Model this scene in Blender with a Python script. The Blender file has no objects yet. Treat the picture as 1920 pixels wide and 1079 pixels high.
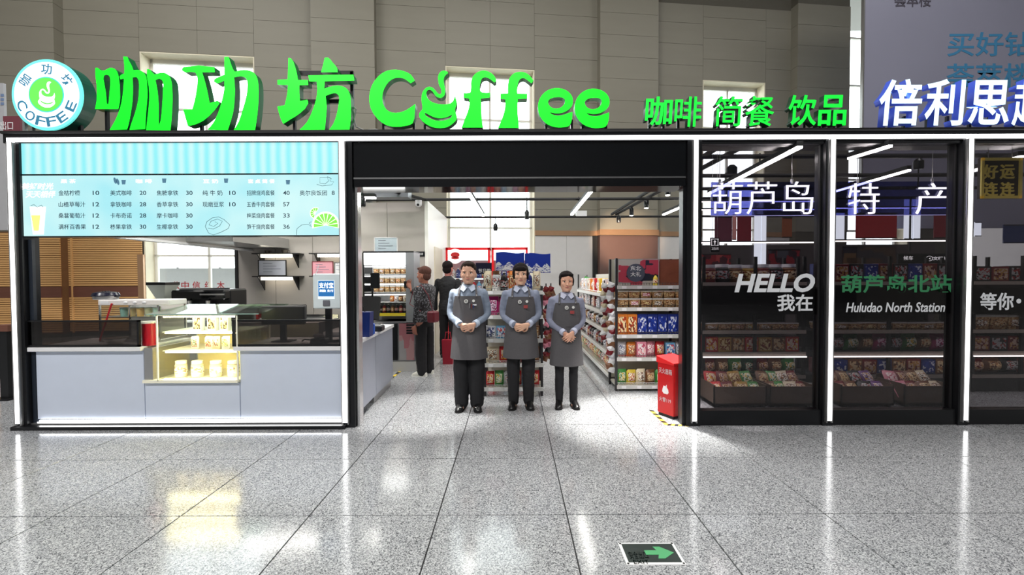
import bpy, bmesh, math, random
from mathutils import Vector, Matrix, noise
random.seed(11)
S = bpy.context.scene
COL = S.collection
R = math.radians
# ------------------------------------------------------------------ camera, light, exposure
F, H0 = 820.0, 1.5
PITCH, ROLL = math.atan(19.5/F), R(-0.22)
cam = bpy.data.cameras.new('camera'); cam.sensor_width = 36; cam.lens = F/1920*36
cam.clip_start = .05; cam.clip_end = 200
co = bpy.data.objects.new('camera', cam); COL.objects.link(co); S.camera = co
CM = Matrix.Rotation(math.pi/2-PITCH, 3, 'X') @ Matrix.Rotation(ROLL, 3, 'Z')
co.rotation_euler = CM.to_euler(); co.location = (0, 0, H0)
S.view_settings.view_transform = 'Standard'; S.view_settings.look = 'None'
S.view_settings.exposure = 0.0; S.view_settings.gamma = 1.0; S.view_settings.use_curve_mapping = False
w = bpy.data.worlds.new('world'); S.world = w; w.use_nodes = True
w.node_tree.nodes['Background'].inputs[0].default_value = (.93, .97, 1, 1)
w.node_tree.nodes['Background'].inputs[1].default_value = 5.5
def area(name, loc, sx, sy, power, col=(1, .98, .95), rot=(0, 0, 0)):
    l = bpy.data.lights.new(name, 'AREA'); l.shape = 'RECTANGLE'; l.size = sx; l.size_y = sy
    l.energy = power; l.color = col
    o = bpy.data.objects.new(name, l); COL.objects.link(o); o.location = loc; o.rotation_euler = rot
    return o
# unseen lamps added on the hall ceiling, powered unevenly to light facade and floor
for i, (x, y) in enumerate([(-8, -6), (0, -6), (8, -6), (-8, 6), (0, 6), (8, 6)]):
    area('added_hall_lamp', (x, y, 11.8), 4, 2.4, {(-8, -6): 1500, (0, -6): 1000, (8, -6): 200, (8, 6): 330}.get((x, y), 470))

def hx(r, g, b):
    def f(c):
        c /= 255
        return c/12.92 if c <= .04045 else ((c+.055)/1.055)**2.4
    return (f(r), f(g), f(b), 1)
def ray(px, py):
    return CM @ Vector(((px-960)/F, -(py-539.5)/F, -1))
def P(px, py, Y):
    d = ray(px, py); t = Y/d.y
    return Vector((d.x*t, Y, H0+d.z*t))
def G(px, py, z=0):
    d = ray(px, py); t = (z-H0)/d.z
    return Vector((d.x*t, d.y*t, z))
def PX(px, Y, py=520): return P(px, py, Y).x
def PZ(py, Y, px=960): return P(px, py, Y).z

# ------------------------------------------------------------------ materials
MATS = {}
def mat(key, col, rough=.5, metal=0, emit=0, var=.06, scale=8, bump=0, spec=.5, alpha=None, stretch=None, trans=0):
    if key in MATS: return MATS[key]
    if len(col) == 3: col = hx(*col)
    m = bpy.data.materials.new(key); m.use_nodes = True; MATS[key] = m
    nt = m.node_tree; b = nt.nodes['Principled BSDF']
    b.inputs['Roughness'].default_value = rough; b.inputs['Metallic'].default_value = metal
    b.inputs['Specular IOR Level'].default_value = spec
    b.inputs['Base Color'].default_value = col
    if trans: b.inputs['Transmission Weight'].default_value = trans
    tc = nt.nodes.new('ShaderNodeTexCoord'); mp = nt.nodes.new('ShaderNodeMapping')
    nt.links.new(tc.outputs['Object'], mp.inputs[0])
    if stretch: mp.inputs['Scale'].default_value = stretch
    n = nt.nodes.new('ShaderNodeTexNoise'); n.inputs['Scale'].default_value = scale; n.inputs['Detail'].default_value = 4
    nt.links.new(mp.outputs[0], n.inputs['Vector'])
    if var:
        mx = nt.nodes.new('ShaderNodeMix'); mx.data_type = 'RGBA'
        mx.inputs[6].default_value = tuple(c*(1-var) for c in col[:3])+(1,)
        mx.inputs[7].default_value = tuple(min(1, c*(1+var)) for c in col[:3])+(1,)
        nt.links.new(n.outputs[0], mx.inputs[0]); nt.links.new(mx.outputs[2], b.inputs['Base Color'])
    if bump:
        bp = nt.nodes.new('ShaderNodeBump'); bp.inputs['Strength'].default_value = bump; bp.inputs['Distance'].default_value = .01
        nt.links.new(n.outputs[0], bp.inputs['Height']); nt.links.new(bp.outputs[0], b.inputs['Normal'])
    if emit:
        b.inputs['Emission Color'].default_value = col; b.inputs['Emission Strength'].default_value = emit
    return m
def glass(key, tint=(1, 1, 1), rough=.0, refl=1.0):
    if key in MATS: return MATS[key]
    m = bpy.data.materials.new(key); m.use_nodes = True; MATS[key] = m
    nt = m.node_tree; nt.nodes.clear()
    o = nt.nodes.new('ShaderNodeOutputMaterial'); mx = nt.nodes.new('ShaderNodeMixShader')
    t = nt.nodes.new('ShaderNodeBsdfTransparent'); t.inputs[0].default_value = (*tint, 1)
    g = nt.nodes.new('ShaderNodeBsdfGlossy'); g.inputs['Roughness'].default_value = rough
    g.inputs[0].default_value = (refl, refl, refl, 1)
    lw = nt.nodes.new('ShaderNodeLayerWeight'); lw.inputs[0].default_value = .5
    pw_ = nt.nodes.new('ShaderNodeMath'); pw_.operation = 'POWER'; pw_.inputs[1].default_value = 5
    ma = nt.nodes.new('ShaderNodeMath'); ma.operation = 'MULTIPLY_ADD'; ma.inputs[1].default_value = .95; ma.inputs[2].default_value = .045
    nt.links.new(lw.outputs['Facing'], pw_.inputs[0]); nt.links.new(pw_.outputs[0], ma.inputs[0])
    nt.links.new(ma.outputs[0], mx.inputs[0]); nt.links.new(t.outputs[0], mx.inputs[1]); nt.links.new(g.outputs[0], mx.inputs[2])
    nt.links.new(mx.outputs[0], o.inputs[0])
    return m
def printed(key, c1, c2, c3=None, scale=14, rough=.35):
    """blotchy package printing in two or three inks"""
    if key in MATS: return MATS[key]
    m = bpy.data.materials.new(key); m.use_nodes = True; MATS[key] = m
    nt = m.node_tree; b = nt.nodes['Principled BSDF']; b.inputs['Roughness'].default_value = rough
    tc = nt.nodes.new('ShaderNodeTexCoord'); n = nt.nodes.new('ShaderNodeTexVoronoi'); n.inputs['Scale'].default_value = scale; n.distance = 'CHEBYCHEV'
    oi = nt.nodes.new('ShaderNodeObjectInfo'); ad = nt.nodes.new('ShaderNodeVectorMath')
    nt.links.new(tc.outputs['Generated'], ad.inputs[0]); nt.links.new(oi.outputs['Random'], ad.inputs[1])
    nt.links.new(ad.outputs[0], n.inputs['Vector'])
    r = nt.nodes.new('ShaderNodeValToRGB'); r.color_ramp.interpolation = 'CONSTANT'
    r.color_ramp.elements[0].color = hx(*c1); r.color_ramp.elements[1].color = hx(*c2); r.color_ramp.elements[1].position = .48
    if c3:
        e = r.color_ramp.elements.new(.74); e.color = hx(*c3)
    sp = nt.nodes.new('ShaderNodeSeparateColor'); nt.links.new(n.outputs['Color'], sp.inputs[0]); nt.links.new(sp.outputs[0], r.inputs[0])
    nt.links.new(r.outputs[0], b.inputs['Base Color'])
    return m

# ------------------------------------------------------------------ mesh helpers
BENCH = bpy.data.scenes.new('bench')          # work scene in which curves and modifiers are turned into meshes
def to_mesh(data, name, mods=()):
    ob = bpy.data.objects.new(name, data); BENCH.collection.objects.link(ob)
    for t_, kw in mods:
        md = ob.modifiers.new(t_, t_)
        for k_, v_ in kw.items(): setattr(md, k_, v_)
    vl = BENCH.view_layers[0]; vl.update(); dg = vl.depsgraph; dg.update()
    me = bpy.data.meshes.new_from_object(ob.evaluated_get(dg)); me.name = name
    bpy.data.objects.remove(ob)
    return me
WL = {}
def wl(o): return WL.get(o.name, Vector((0, 0, 0)))
class MB:
    def __init__(s): s.v = []; s.f = []; s.mi = []; s.cur = 0
    def add(s, vs, fs):
        n = len(s.v); s.v += [Vector(q) for q in vs]
        for q in fs: s.f.append([n+i for i in q]); s.mi.append(s.cur)
        return s
    def box(s, x0, x1, y0, y1, z0, z1, bev=0):
        if x0 > x1: x0, x1 = x1, x0
        if y0 > y1: y0, y1 = y1, y0
        if z0 > z1: z0, z1 = z1, z0
        if not bev:
            return s.add([(x, y, z) for x in (x0, x1) for y in (y0, y1) for z in (z0, z1)],
                         [(0, 1, 3, 2), (4, 6, 7, 5), (0, 4, 5, 1), (2, 3, 7, 6), (0, 2, 6, 4), (1, 5, 7, 3)])
        b = min(bev, (x1-x0)*.45, (y1-y0)*.45, (z1-z0)*.45)
        bm = bmesh.new(); bmesh.ops.create_cube(bm, size=1)
        for v in bm.verts:
            v.co = Vector(((x0+x1)/2+v.co.x*(x1-x0), (y0+y1)/2+v.co.y*(y1-y0), (z0+z1)/2+v.co.z*(z1-z0)))
        bmesh.ops.bevel(bm, geom=bm.edges[:]+bm.verts[:], offset=b, segments=1, affect='EDGES')
        bm.verts.index_update()
        s.add([v.co.copy() for v in bm.verts], [[v.index for v in f.verts] for f in bm.faces]); bm.free()
        return s
    def pbox(s, a, b, c, d, Y0, Y1, bev=0):
        """box whose front face (at depth Y0) covers columns a..b, rows c..d of the picture"""
        my, mx = (c+d)/2, (a+b)/2
        return s.box(P(a, my, Y0).x, P(b, my, Y0).x, Y0, Y1, P(mx, d, Y0).z, P(mx, c, Y0).z, bev)
    def prism(s, poly, y0, y1):
        """poly: (x, z) outline, extruded along y"""
        n = len(poly)
        return s.add([(x, y0, z) for x, z in poly]+[(x, y1, z) for x, z in poly],
                     [list(range(n)), list(range(2*n-1, n-1, -1))]+[(i, i+n, (i+1) % n+n, (i+1) % n) for i in range(n)])
    def prismx(s, poly, x0, x1):
        """poly: (y, z) outline, extruded along x"""
        n = len(poly)
        return s.add([(x0, y, z) for y, z in poly]+[(x1, y, z) for y, z in poly],
                     [list(range(n)), list(range(2*n-1, n-1, -1))]+[(i, i+n, (i+1) % n+n, (i+1) % n) for i in range(n)])
    def tube(s, pts, r, n=8, caps=True):
        """round tube through pts; r number or list"""
        pts = [Vector(p) for p in pts]; m = len(pts)
        rr = r if isinstance(r, (list, tuple)) else [r]*m
        up = None; base = len(s.v); vs = []
        for i, p in enumerate(pts):
            d = (pts[min(i+1, m-1)]-pts[max(i-1, 0)]).normalized()
            if up is None: up = Vector((0, 0, 1)) if abs(d.z) < .9 else Vector((0, 1, 0))
            a = d.cross(up).normalized(); b = a.cross(d).normalized(); up = b
            ri = rr[i]; ra, rb = ri if isinstance(ri, (tuple, list)) else (ri, ri)
            vs += [p+a*(ra*math.cos(2*math.pi*k/n))+b*(rb*math.sin(2*math.pi*k/n)) for k in range(n)]
        fs = [(i*n+k, i*n+(k+1) % n, (i+1)*n+(k+1) % n, (i+1)*n+k) for i in range(m-1) for k in range(n)]
        if caps: fs += [list(range(n-1, -1, -1)), [(m-1)*n+k for k in range(n)]]
        return s.add(vs, fs)
    def rings(s, rs, n=20):
        """stacked ellipses (cx, cy, z, rx, ry)"""
        vs = []
        for cx, cy, z, rx, ry in rs:
            vs += [(cx+rx*math.cos(2*math.pi*k/n), cy+ry*math.sin(2*math.pi*k/n), z) for k in range(n)]
        m = len(rs)
        fs = [(i*n+k, i*n+(k+1) % n, (i+1)*n+(k+1) % n, (i+1)*n+k) for i in range(m-1) for k in range(n)]
        fs += [list(range(n-1, -1, -1)), [(m-1)*n+k for k in range(n)]]
        return s.add(vs, fs)
    def lathe(s, prof, n=14, c=(0, 0, 0)):
        return s.rings([(c[0], c[1], c[2]+z, max(r, .0004), max(r, .0004)) for r, z in prof], n)
    def ball(s, c, rx, ry=None, rz=None, n=12, m=8):
        ry = ry or rx; rz = rz or rx
        return s.rings([(c[0], c[1], c[2]-rz*math.cos(math.pi*i/m), max(1e-4, rx*math.sin(math.pi*i/m)), max(1e-4, ry*math.sin(math.pi*i/m))) for i in range(m+1)], n)
    def disc(s, c, r, y0, y1, n=32, rz=None):
        rz = rz or r
        return s.prism([(c[0]+r*math.cos(2*math.pi*k/n), c[1]+rz*math.sin(2*math.pi*k/n)) for k in range(n)], y0, y1)
    def grid(s, fn, nu, nv):
        vs = [fn(i/nu, j/nv) for j in range(nv+1) for i in range(nu+1)]
        return s.add(vs, [(j*(nu+1)+i, j*(nu+1)+i+1, (j+1)*(nu+1)+i+1, (j+1)*(nu+1)+i) for j in range(nv) for i in range(nu)])
    def mesh(s, name, o=Vector((0, 0, 0)), smooth=False):
        me = bpy.data.meshes.new(name)
        me.from_pydata([tuple(v-o) for v in s.v], [], s.f)
        for p, i in zip(me.polygons, s.mi): p.material_index = i
        bm = bmesh.new(); bm.from_mesh(me); bmesh.ops.recalc_face_normals(bm, faces=bm.faces[:]); bm.to_mesh(me); bm.free()
        if smooth:
            for p in me.polygons: p.use_smooth = True
            try: me.set_sharp_from_angle(angle=R(38 if smooth is True else smooth))
            except Exception: pass
        return me
    def build(s, name, m, parent=None, smooth=False, label=None):
        if parent is not None: o = wl(parent)
        else:
            xs = [v.x for v in s.v]; ys = [v.y for v in s.v]; zs = [v.z for v in s.v]
            o = Vector(((min(xs)+max(xs))/2, (min(ys)+max(ys))/2, min(zs)))
        me = s.mesh(name, o, smooth)
        return link(name, me, m, parent, o, label)
def link(name, me, m, parent=None, o=Vector((0, 0, 0)), label=None):
    ob = bpy.data.objects.new(name, me); COL.objects.link(ob)
    for q in (m if isinstance(m, (list, tuple)) else [m]): me.materials.append(q)
    if parent is not None:
        ob.parent = parent; WL[ob.name] = wl(parent)
    else:
        ob.location = o; WL[ob.name] = Vector(o)
    if label: ob['label'] = label
    return ob
ALL_LABELS = {}
def tag(o, label, cat, group=None, kind=None):
    o['label'] = label; o['category'] = cat
    if group: o['group'] = group
    if kind: o['kind'] = kind
    return o
def thing(name, loc, label, cat, group=None):
    o = bpy.data.objects.new(name, None); COL.objects.link(o); o.empty_display_size = .1
    o.location = loc; WL[o.name] = Vector(loc); tag(o, label, cat, group); return o
def struct(o, label=None):
    o['kind'] = 'structure'
    if label: o['label'] = label
    return o
def bx(name, m, x0, x1, y0, y1, z0, z1, parent=None, bev=0, label=None):
    return MB().box(x0, x1, y0, y1, z0, z1, bev).build(name, m, parent, label=label)
def pbx(name, m, a, b, c, d, Y0, Y1, parent=None, bev=0, label=None):
    return MB().pbox(a, b, c, d, Y0, Y1, bev).build(name, m, parent, label=label)
def text_mesh(s, name, extrude=.002, offset=0, shear=0, spacing=1):
    cu = bpy.data.curves.new(name, 'FONT'); cu.body = s; cu.extrude = extrude; cu.offset = offset; cu.shear = shear
    cu.space_character = spacing; cu.resolution_u = 3; cu.size = 1
    me = to_mesh(cu, name); bpy.data.curves.remove(cu)
    return me
def text(s, name, m, parent, x0, x1, z0, z1, y, depth=.002, offset=0.0, shear=0, spacing=1, xf=None, label=None, keep=False, backmat=None):
    """writing that fills x0..x1, z0..z1 (world) on the plane y, facing -y; xf maps (x, y, z)"""
    me = text_mesh(s, name, .5, offset, shear, spacing)
    vs = [v.co.copy() for v in me.vertices]
    if not vs: return None
    ax, bx_ = min(v.x for v in vs), max(v.x for v in vs); ay, by = min(v.y for v in vs), max(v.y for v in vs)
    sx, sy = (x1-x0)/(bx_-ax), (z1-z0)/max(1e-6, by-ay)
    if keep: sx = sy
    o = wl(parent) if parent is not None else Vector(((x0+x1)/2, y, z0))
    for v in me.vertices:
        q = Vector((x0+(v.co.x-ax)*sx, y-(v.co.z+.5)*depth, z0+(v.co.y-ay)*sy))
        if xf: q = Vector(xf(q))
        v.co = q-o
    me.name = name
    me.materials.clear(); me.update()
    ob = link(name, me, [m, backmat] if backmat else [m], parent, o, label)
    for p in me.polygons: p.material_index = 1 if backmat and abs(p.normal.y) < .5 else 0
    return ob
def poly_sign(name, outlines, m_front, m_side, parent, Y, depth, smooth_px=True):
    """outlines: list of closed loops of picture points; loops inside others become holes"""
    cu = bpy.data.curves.new(name, 'CURVE'); cu.dimensions = '2D'; cu.fill_mode = 'BOTH'; cu.extrude = depth/2
    cu.resolution_u = 2
    for lp in outlines:
        sp = cu.splines.new('BEZIER'); sp.bezier_points.add(len(lp)-1); sp.use_cyclic_u = True
        pts = [P(x, y, Y) for x, y in lp]
        n = len(pts)
        for i, p in enumerate(pts):
            bp = sp.bezier_points[i]; c = Vector((p.x, p.z, 0)); bp.co = c
            a = pts[i-1]; b = pts[(i+1) % n]
            va = Vector((a.x, a.z, 0))-c; vb = Vector((b.x, b.z, 0))-c
            ang = va.angle(vb) if va.length > 1e-6 and vb.length > 1e-6 else math.pi
            bp.handle_left_type = bp.handle_right_type = 'FREE'
            if ang > R(118):
                t = (vb.normalized()-va.normalized()).normalized()
                bp.handle_left = c-t*va.length*.33; bp.handle_right = c+t*vb.length*.33
            else:
                bp.handle_left = c+va*.33; bp.handle_right = c+vb*.33
    me = to_mesh(cu, name); bpy.data.curves.remove(cu)
    o = wl(parent)
    for v in me.vertices:
        q = Vector((v.co.x, Y+depth/2-v.co.z, v.co.y)); v.co = q-o
    me.materials.clear(); me.update()
    ob = link(name, me, [m_front, m_side], parent, o)
    for p in me.polygons: p.material_index = 0 if abs(p.normal.y) > .6 else 1
    return ob
def dup(root, loc, rotz=None, label=None, scale=None, mats=None):
    r = root.copy(); COL.objects.link(r); r.location = loc; WL[r.name] = Vector(loc)
    if rotz is not None: r.rotation_euler = (0, 0, rotz)
    if label: r['label'] = label
    if scale: r.scale = scale
    for ch in list(root.children):
        c = ch.copy(); COL.objects.link(c); c.parent = r
        for g in ch.children:
            d = g.copy(); COL.objects.link(d); d.parent = c
    return r
ORD = ['first', 'second', 'third', 'fourth', 'fifth', 'sixth', 'seventh', 'eighth', 'ninth', 'tenth', 'eleventh', 'twelfth', 'thirteenth', 'fourteenth', 'fifteenth', 'sixteenth', 'seventeenth', 'eighteenth', 'nineteenth', 'twentieth']
# ------------------------------------------------------------------ materials in use
YF = G(960, 800).y            # depth of the kiosk front
M_black = mat('black_metal', (26, 27, 30), .28, .3)
M_black2 = mat('black_matte', (18, 18, 20), .6)
M_gloss = mat('black_gloss_panel', (10, 12, 15), .08, 0, spec=.6)
M_led = mat('led_strip', (255, 255, 255), .4, emit=4, var=0)
M_tube = mat('lamp_tube', (255, 252, 245), .4, emit=30, var=0)
M_white = mat('white_laminate', (232, 232, 234), .4)
M_grey = mat('pale_grey_laminate', (206, 215, 232), .32, var=.03)
M_steel = mat('brushed_steel', (190, 190, 190), .28, .85, var=.1, stretch=(1, 1, 30))
M_chrome = mat('chrome', (225, 225, 225), .15, 1)
M_wall = mat('beige_stone_panel', (136, 132, 119), .55, var=.07, scale=1.2, bump=.05, stretch=(.6, 1, 4))
M_wall2 = mat('beige_joint', (96, 92, 82), .8)
M_cream = mat('cream_plaster', (232, 224, 200), .7)
M_wood = mat('orange_wood_slat', (222, 172, 112), .5, var=.16, scale=3, stretch=(.6, 1, 14))
M_brown = mat('red_brown_wood', (112, 70, 56), .45, var=.15, scale=4, stretch=(.5, 1, 8))
M_bronze = mat('bronze_trim', (176, 140, 108), .3, .4)
M_greypan = mat('grey_wainscot', (206, 204, 202), .5, var=.04)
M_glass = glass('clear_glass', (.93, .96, .95), .0)
M_tint = glass('tinted_shop_glass', (.60, .58, .60), .02)
M_alu = mat('white_window_frame', (225, 222, 212), .4)

def floor_mat():
    m = bpy.data.materials.new('speckled_granite'); m.use_nodes = True
    nt = m.node_tree; b = nt.nodes['Principled BSDF']; L = nt.links.new
    g = nt.nodes.new('ShaderNodeNewGeometry')
    v = nt.nodes.new('ShaderNodeTexVoronoi'); v.inputs['Scale'].default_value = 190; L(g.outputs['Position'], v.inputs['Vector'])
    sp = nt.nodes.new('ShaderNodeSeparateColor'); L(v.outputs['Color'], sp.inputs[0])
    r = nt.nodes.new('ShaderNodeValToRGB'); L(sp.outputs[0], r.inputs[0])
    e = r.color_ramp.elements; e[0].color = hx(76, 78, 82); e[0].position = .06
    e[1].color = hx(214, 215, 217); e[1].position = .88
    k = e.new(.22); k.color = hx(138, 140, 144); k = e.new(.6); k.color = hx(176, 178, 181)
    n = nt.nodes.new('ShaderNodeTexNoise'); n.inputs['Scale'].default_value = .9; n.inputs['Detail'].default_value = 3
    L(g.outputs['Position'], n.inputs['Vector'])
    mx = nt.nodes.new('ShaderNodeMix'); mx.data_type = 'RGBA'; mx.blend_type = 'MULTIPLY'; mx.inputs[0].default_value = .3
    L(r.outputs[0], mx.inputs[6]); L(n.outputs[0], mx.inputs[7]); L(mx.outputs[2], b.inputs['Base Color'])
    b.inputs['Roughness'].default_value = .13; b.inputs['Specular IOR Level'].default_value = .75
    return m
M_floor = floor_mat()
M_joint = mat('floor_joint', (40, 40, 42), .8)

# ------------------------------------------------------------------ floor of tiles
fl = bx('floor', M_joint, -18, 18, -14, 19, -.2, -.006); struct(fl)
TW = .812; TX0 = G(822, 965).x; 
rows = [G(960, 1079).y-.22, G(962, 966).y, G(960, 860).y, G(960, 797).y]
rows = [rows[1]-.85*2, rows[1]-.85] + rows[1:] + [rows[3]+.84*i for i in range(1, 8)]
tb = None
for j in range(len(rows)-1):
    for i in range(-9, 10):
        x0 = TX0+i*TW; y0, y1 = rows[j], rows[j+1]
        if abs((x0+TW/2)/((y0+y1)/2+.3)) > 1.5: continue
        mb = MB(); g_ = .0038
        mb.box(x0+g_, x0+TW-g_, y0+g_, y1-g_, -.03, 0, .0012)
        mb.build('floor_tile', M_floor, fl)
mb = MB()                                     # tiles beyond those in view
for a, b, c, d in [(-18, 18, -14, rows[0]-.003), (-18, 18, rows[-1]+.003, 18.8), (-18, TX0-9*TW-.003, rows[0], rows[-1]), (TX0+10*TW+.003, 18, rows[0], rows[-1])]:
    mb.box(a, b, c, d, -.03, -.0006)
for j in range(len(rows)-1):
    for i in range(-9, 10):
        x0 = TX0+i*TW; y0, y1 = rows[j], rows[j+1]
        if abs((x0+TW/2)/((y0+y1)/2+.3)) > 1.5: mb.box(x0+.003, x0+TW-.003, y0+.003, y1-.003, -.03, 0)
o = mb.build('outer_floor_tiles', M_floor, fl); o['kind'] = 'stuff'

# ------------------------------------------------------------------ hall shell
M_hall = mat('hall_plaster', (150, 148, 144), .7)
M_halld = mat('hall_front_cladding', (92, 92, 94), .6)
struct(bx('ceiling', M_hall, -18, 18, -14, 19, 12, 12.3))
struct(bx('wall_front', M_halld, -18, 18, -14.2, -14, 0, 12))
struct(bx('wall_left', M_hall, -18.2, -18, -14, 19, 0, 12))
struct(bx('wall_right', M_hall, 18, 18.2, -14, 19, 0, 12))

A = P(272, 520, 11.6); B = P(1315, 520, 11.6*423/370)
U = Vector((B.x-A.x, B.y-A.y, 0)).normalized(); N = Vector((U.y, -U.x, 0))     # N faces the camera
def wh(px, py=520, off=0):
    """(s, z) where the view ray meets the hall wall (or a plane off metres in front of it)"""
    d = ray(px, py); q = A+N*off
    t = (q.x*N.x+q.y*N.y)/(d.x*N.x+d.y*N.y)
    p = Vector((d.x*t, d.y*t, H0+d.z*t))
    return (p-A).dot(U), p.z
WROT = math.atan2(U.y, U.x)
def wallify(o):
    """turn an object built as x = along the wall, y = into the wall, z = up into place"""
    o.location = (A.x, A.y, 0); o.rotation_euler = (0, 0, WROT); return o
def wbuild(mb, name, m, parent=None):
    me = mb.mesh(name); ob = link(name, me, m, parent)
    if parent is None: wallify(ob); WL[ob.name] = Vector((0, 0, 0))
    return ob
ZT = wh(272, 97)[1]; S1 = wh(272)[0]; W1 = (wh(272)[0], wh(484)[0]); W2 = (wh(838)[0], wh(1003)[0]); W3 = (wh(1315)[0], wh(1431)[0])
W4 = (wh(1575)[0], wh(1700)[0])
W0 = (W1[0]-8.4, W1[0]-5.9)
wins = [(W1, .9, ZT), (W2, .9, ZT), (W3, .9, wh(1315, 150)[1]), (W4, .5, 11.0)]
xs = [-8.5] + [q for (a, b), _, _ in wins for q in (a, b)] + [24]
mb = MB(); D = .45
for i in range(0, len(xs), 2): mb.box(xs[i], xs[i+1], 0, D, 0, 12)
for (a, b), z0, z1 in wins:
    mb.box(a, b, 0, D, 0, z0); mb.box(a, b, 0, D, z1, 12)
wb = wbuild(mb, 'wall_back', M_wall2); wb['kind'] = 'structure'
# reveals in cream plaster and the window units
for k, ((a, b), z0, z1) in enumerate(wins):
    mb = MB(); t = .03
    mb.box(a, a+t, -.01, D, z0, z1); mb.box(b-t, b, -.01, D, z0, z1); mb.box(a+t, b-t, -.01, D, z1-t, z1); mb.box(a+t, b-t, -.01, D, z0, z0+t)
    rv = wbuild(mb, 'window_%d' % (k+1), M_cream); rv['kind'] = 'structure'
    mb = MB(); y0, y1 = D-.12, D-.04; fr = .07
    mb.box(a+t, a+t+fr, y0, y1, z0, z1-t); mb.box(b-t-fr, b-t, y0, y1, z0, z1-t)
    mb.box(a, b, y0, y1, z1-t-fr*1.6, z1-t); mb.box(a, b, y0, y1, z0, z0+fr)
    wbuild(mb, 'window_frame', M_alu, rv)
    mid = (a+b)/2
    mb = MB(); mb.box(mid-.03, mid+.03, y0, y1, z0, z1-t); wbuild(mb, 'mullion', M_alu, rv)
    zz = z0
    for q in (2.12, 2.95, 4.6, 6.1, 7.6, 9.1):
        if q < z1-.4:
            mb = MB(); mb.box(a+t, b-t, y0, y1, q-.025, q+.025); wbuild(mb, 'transom', M_alu, rv)
    for (c, d) in ((a+t, mid), (mid, b-t)):
        mb = MB(); mb.box(c, d, D-.085, D-.075, z0, z1-t); wbuild(mb, 'pane', M_glass, rv)
# stone panels of the upper wall; pilasters project
pil = [(wh(-60)[0]-1.2, wh(132)[0]), (wh(597)[0], wh(710)[0]), (wh(1120)[0], wh(1224)[0]), (wh(1478)[0], wh(1572)[0])]
PD = .28
ZB = wh(900, 440)[1]
for n_, (a, b) in enumerate(pil):
    mb = MB(); mb.box(a, b, -PD, 0, 0, 11.9); o = wbuild(mb, 'trim_%d' % (n_+1), M_wall2); o['kind'] = 'structure'
    z = ZB+.12; r_ = 0
    while z < 9.6:
        h_ = .62
        mb = MB(); mb.box(a-.012, b+.012, -PD-.018, -.001, z+.003, z+h_-.004); wbuild(mb, 'stone_panel', M_wall, o)
        z += h_; r_ += 1
def panels(a, b, z0, z1, n):
    st = (b-a)/n; z = z0
    while z < z1-.05:
        h_ = min(.62, z1-z)
        for i in range(n):
            mb = MB(); mb.box(a+i*st+.003, a+(i+1)*st-.003, -.018, -.001, z+.003, z+h_-.004); wbuild(mb, 'stone_panel', M_wall, wb)
        z += h_
z0 = ZB+.12
panels(pil[0][1], W1[0], z0, 9.6, 1)
panels(W1[0], W1[1], ZT, 9.6, 2); panels(W1[1], pil[1][0], z0, 9.6, 1)
panels(pil[1][1], W2[0], z0, 9.6, 1); panels(W2[0], W2[1], ZT, 9.6, 2); panels(W2[1], pil[2][0], z0, 9.6, 1)
panels(pil[2][1], W3[0], z0, 9.6, 1); panels(W3[0], W3[1], wins[2][2], 9.6, 1); panels(W3[1], pil[3][0], z0, 9.6, 1)
# bronze band and what clads the wall below it
mb = MB(); segs = [(-8.4, W1[0]), (W1[1], W2[0]), (W2[1], pil[2][0]), (pil[2][1], W3[0]), (W3[1], W4[0])]
for a, b in segs: mb.box(a, b, -.06, -.001, ZB-.02, ZB+.12)
mb.box(pil[2][0]-.03, pil[2][1]+.03, -PD-.06, -.001, ZB-.02, ZB+.14)
o = wbuild(mb, 'trim_5', M_bronze); o['kind'] = 'structure'
o = None
for a, b in segs[1:]:
    st = max(1, round((b-a)/1.2))
    for i in range(st):
        q = (b-a)/st
        mb = MB(); mb.box(a+i*q+.003, a+(i+1)*q-.003, -.03, -.001, .12, ZB-.03); wbuild(mb, 'wainscot_panel', M_greypan, wb)
mb = MB(); mb.box(pil[2][0]-.015, pil[2][1]+.015, -PD-.02, -.001, .12, ZB-.03)
wbuild(mb, 'brown_cladding_panel', mat('dark_brown_panel', (104, 80, 74), .4), wb)
mb = MB(); mb.box(pil[2][0]-.16, pil[2][0]-.03, -.12, -.001, 0, ZB-.03); wbuild(mb, 'dark_post', M_black2, wb)
# timber slat cladding on the left part of the wall
a, b = -8.4, W1[0]-.02
br = mat('slat_backing', (120, 84, 52), .7)
mb = MB(); mb.box(a, b, -.05, -.031, .1, ZB-.04); o = wbuild(mb, 'slat_backing_board', br, wb)
zlo, zhi = wh(150, 557)[1], wh(150, 538)[1]
mb = MB(); z = .14
while z < ZB-.08:
    if not (zlo-.03 < z < zhi+.0): mb.box(a, b, -.075, -.045, z, z+.042)
    z += .056
pl_ = pil[0]
m2_ = MB(); m2_.box(pl_[0], pl_[1]+.02, -PD-.03, -.05, .1, ZB-.04); wbuild(m2_, 'slat_backing_board', br, wb)
z = .14
while z < ZB-.08:
    if not (zlo-.03 < z < zhi): mb.box(pl_[0], pl_[1]+.04, -PD-.05, -PD-.02, z, z+.042)
    z += .056
o = wbuild(mb, 'timber_slats', M_wood, wb); o['kind'] = 'stuff'
mb = MB(); mb.box(pl_[0], pl_[1]+.045, -PD-.055, -PD-.02, zlo, zhi); wbuild(mb, 'red_brown_band', M_brown, wb)
mb = MB(); mb.box(a, b, -.08, -.045, zlo, zhi); wbuild(mb, 'red_brown_band', M_brown, wb)
for px in (100, 140):
    s_ = wh(px)[0]
    mb = MB(); mb.box(s_-.02, s_+.02, -.085, -.04, .1, ZB-.04); wbuild(mb, 'upright_batten', M_wood, wb)
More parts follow.
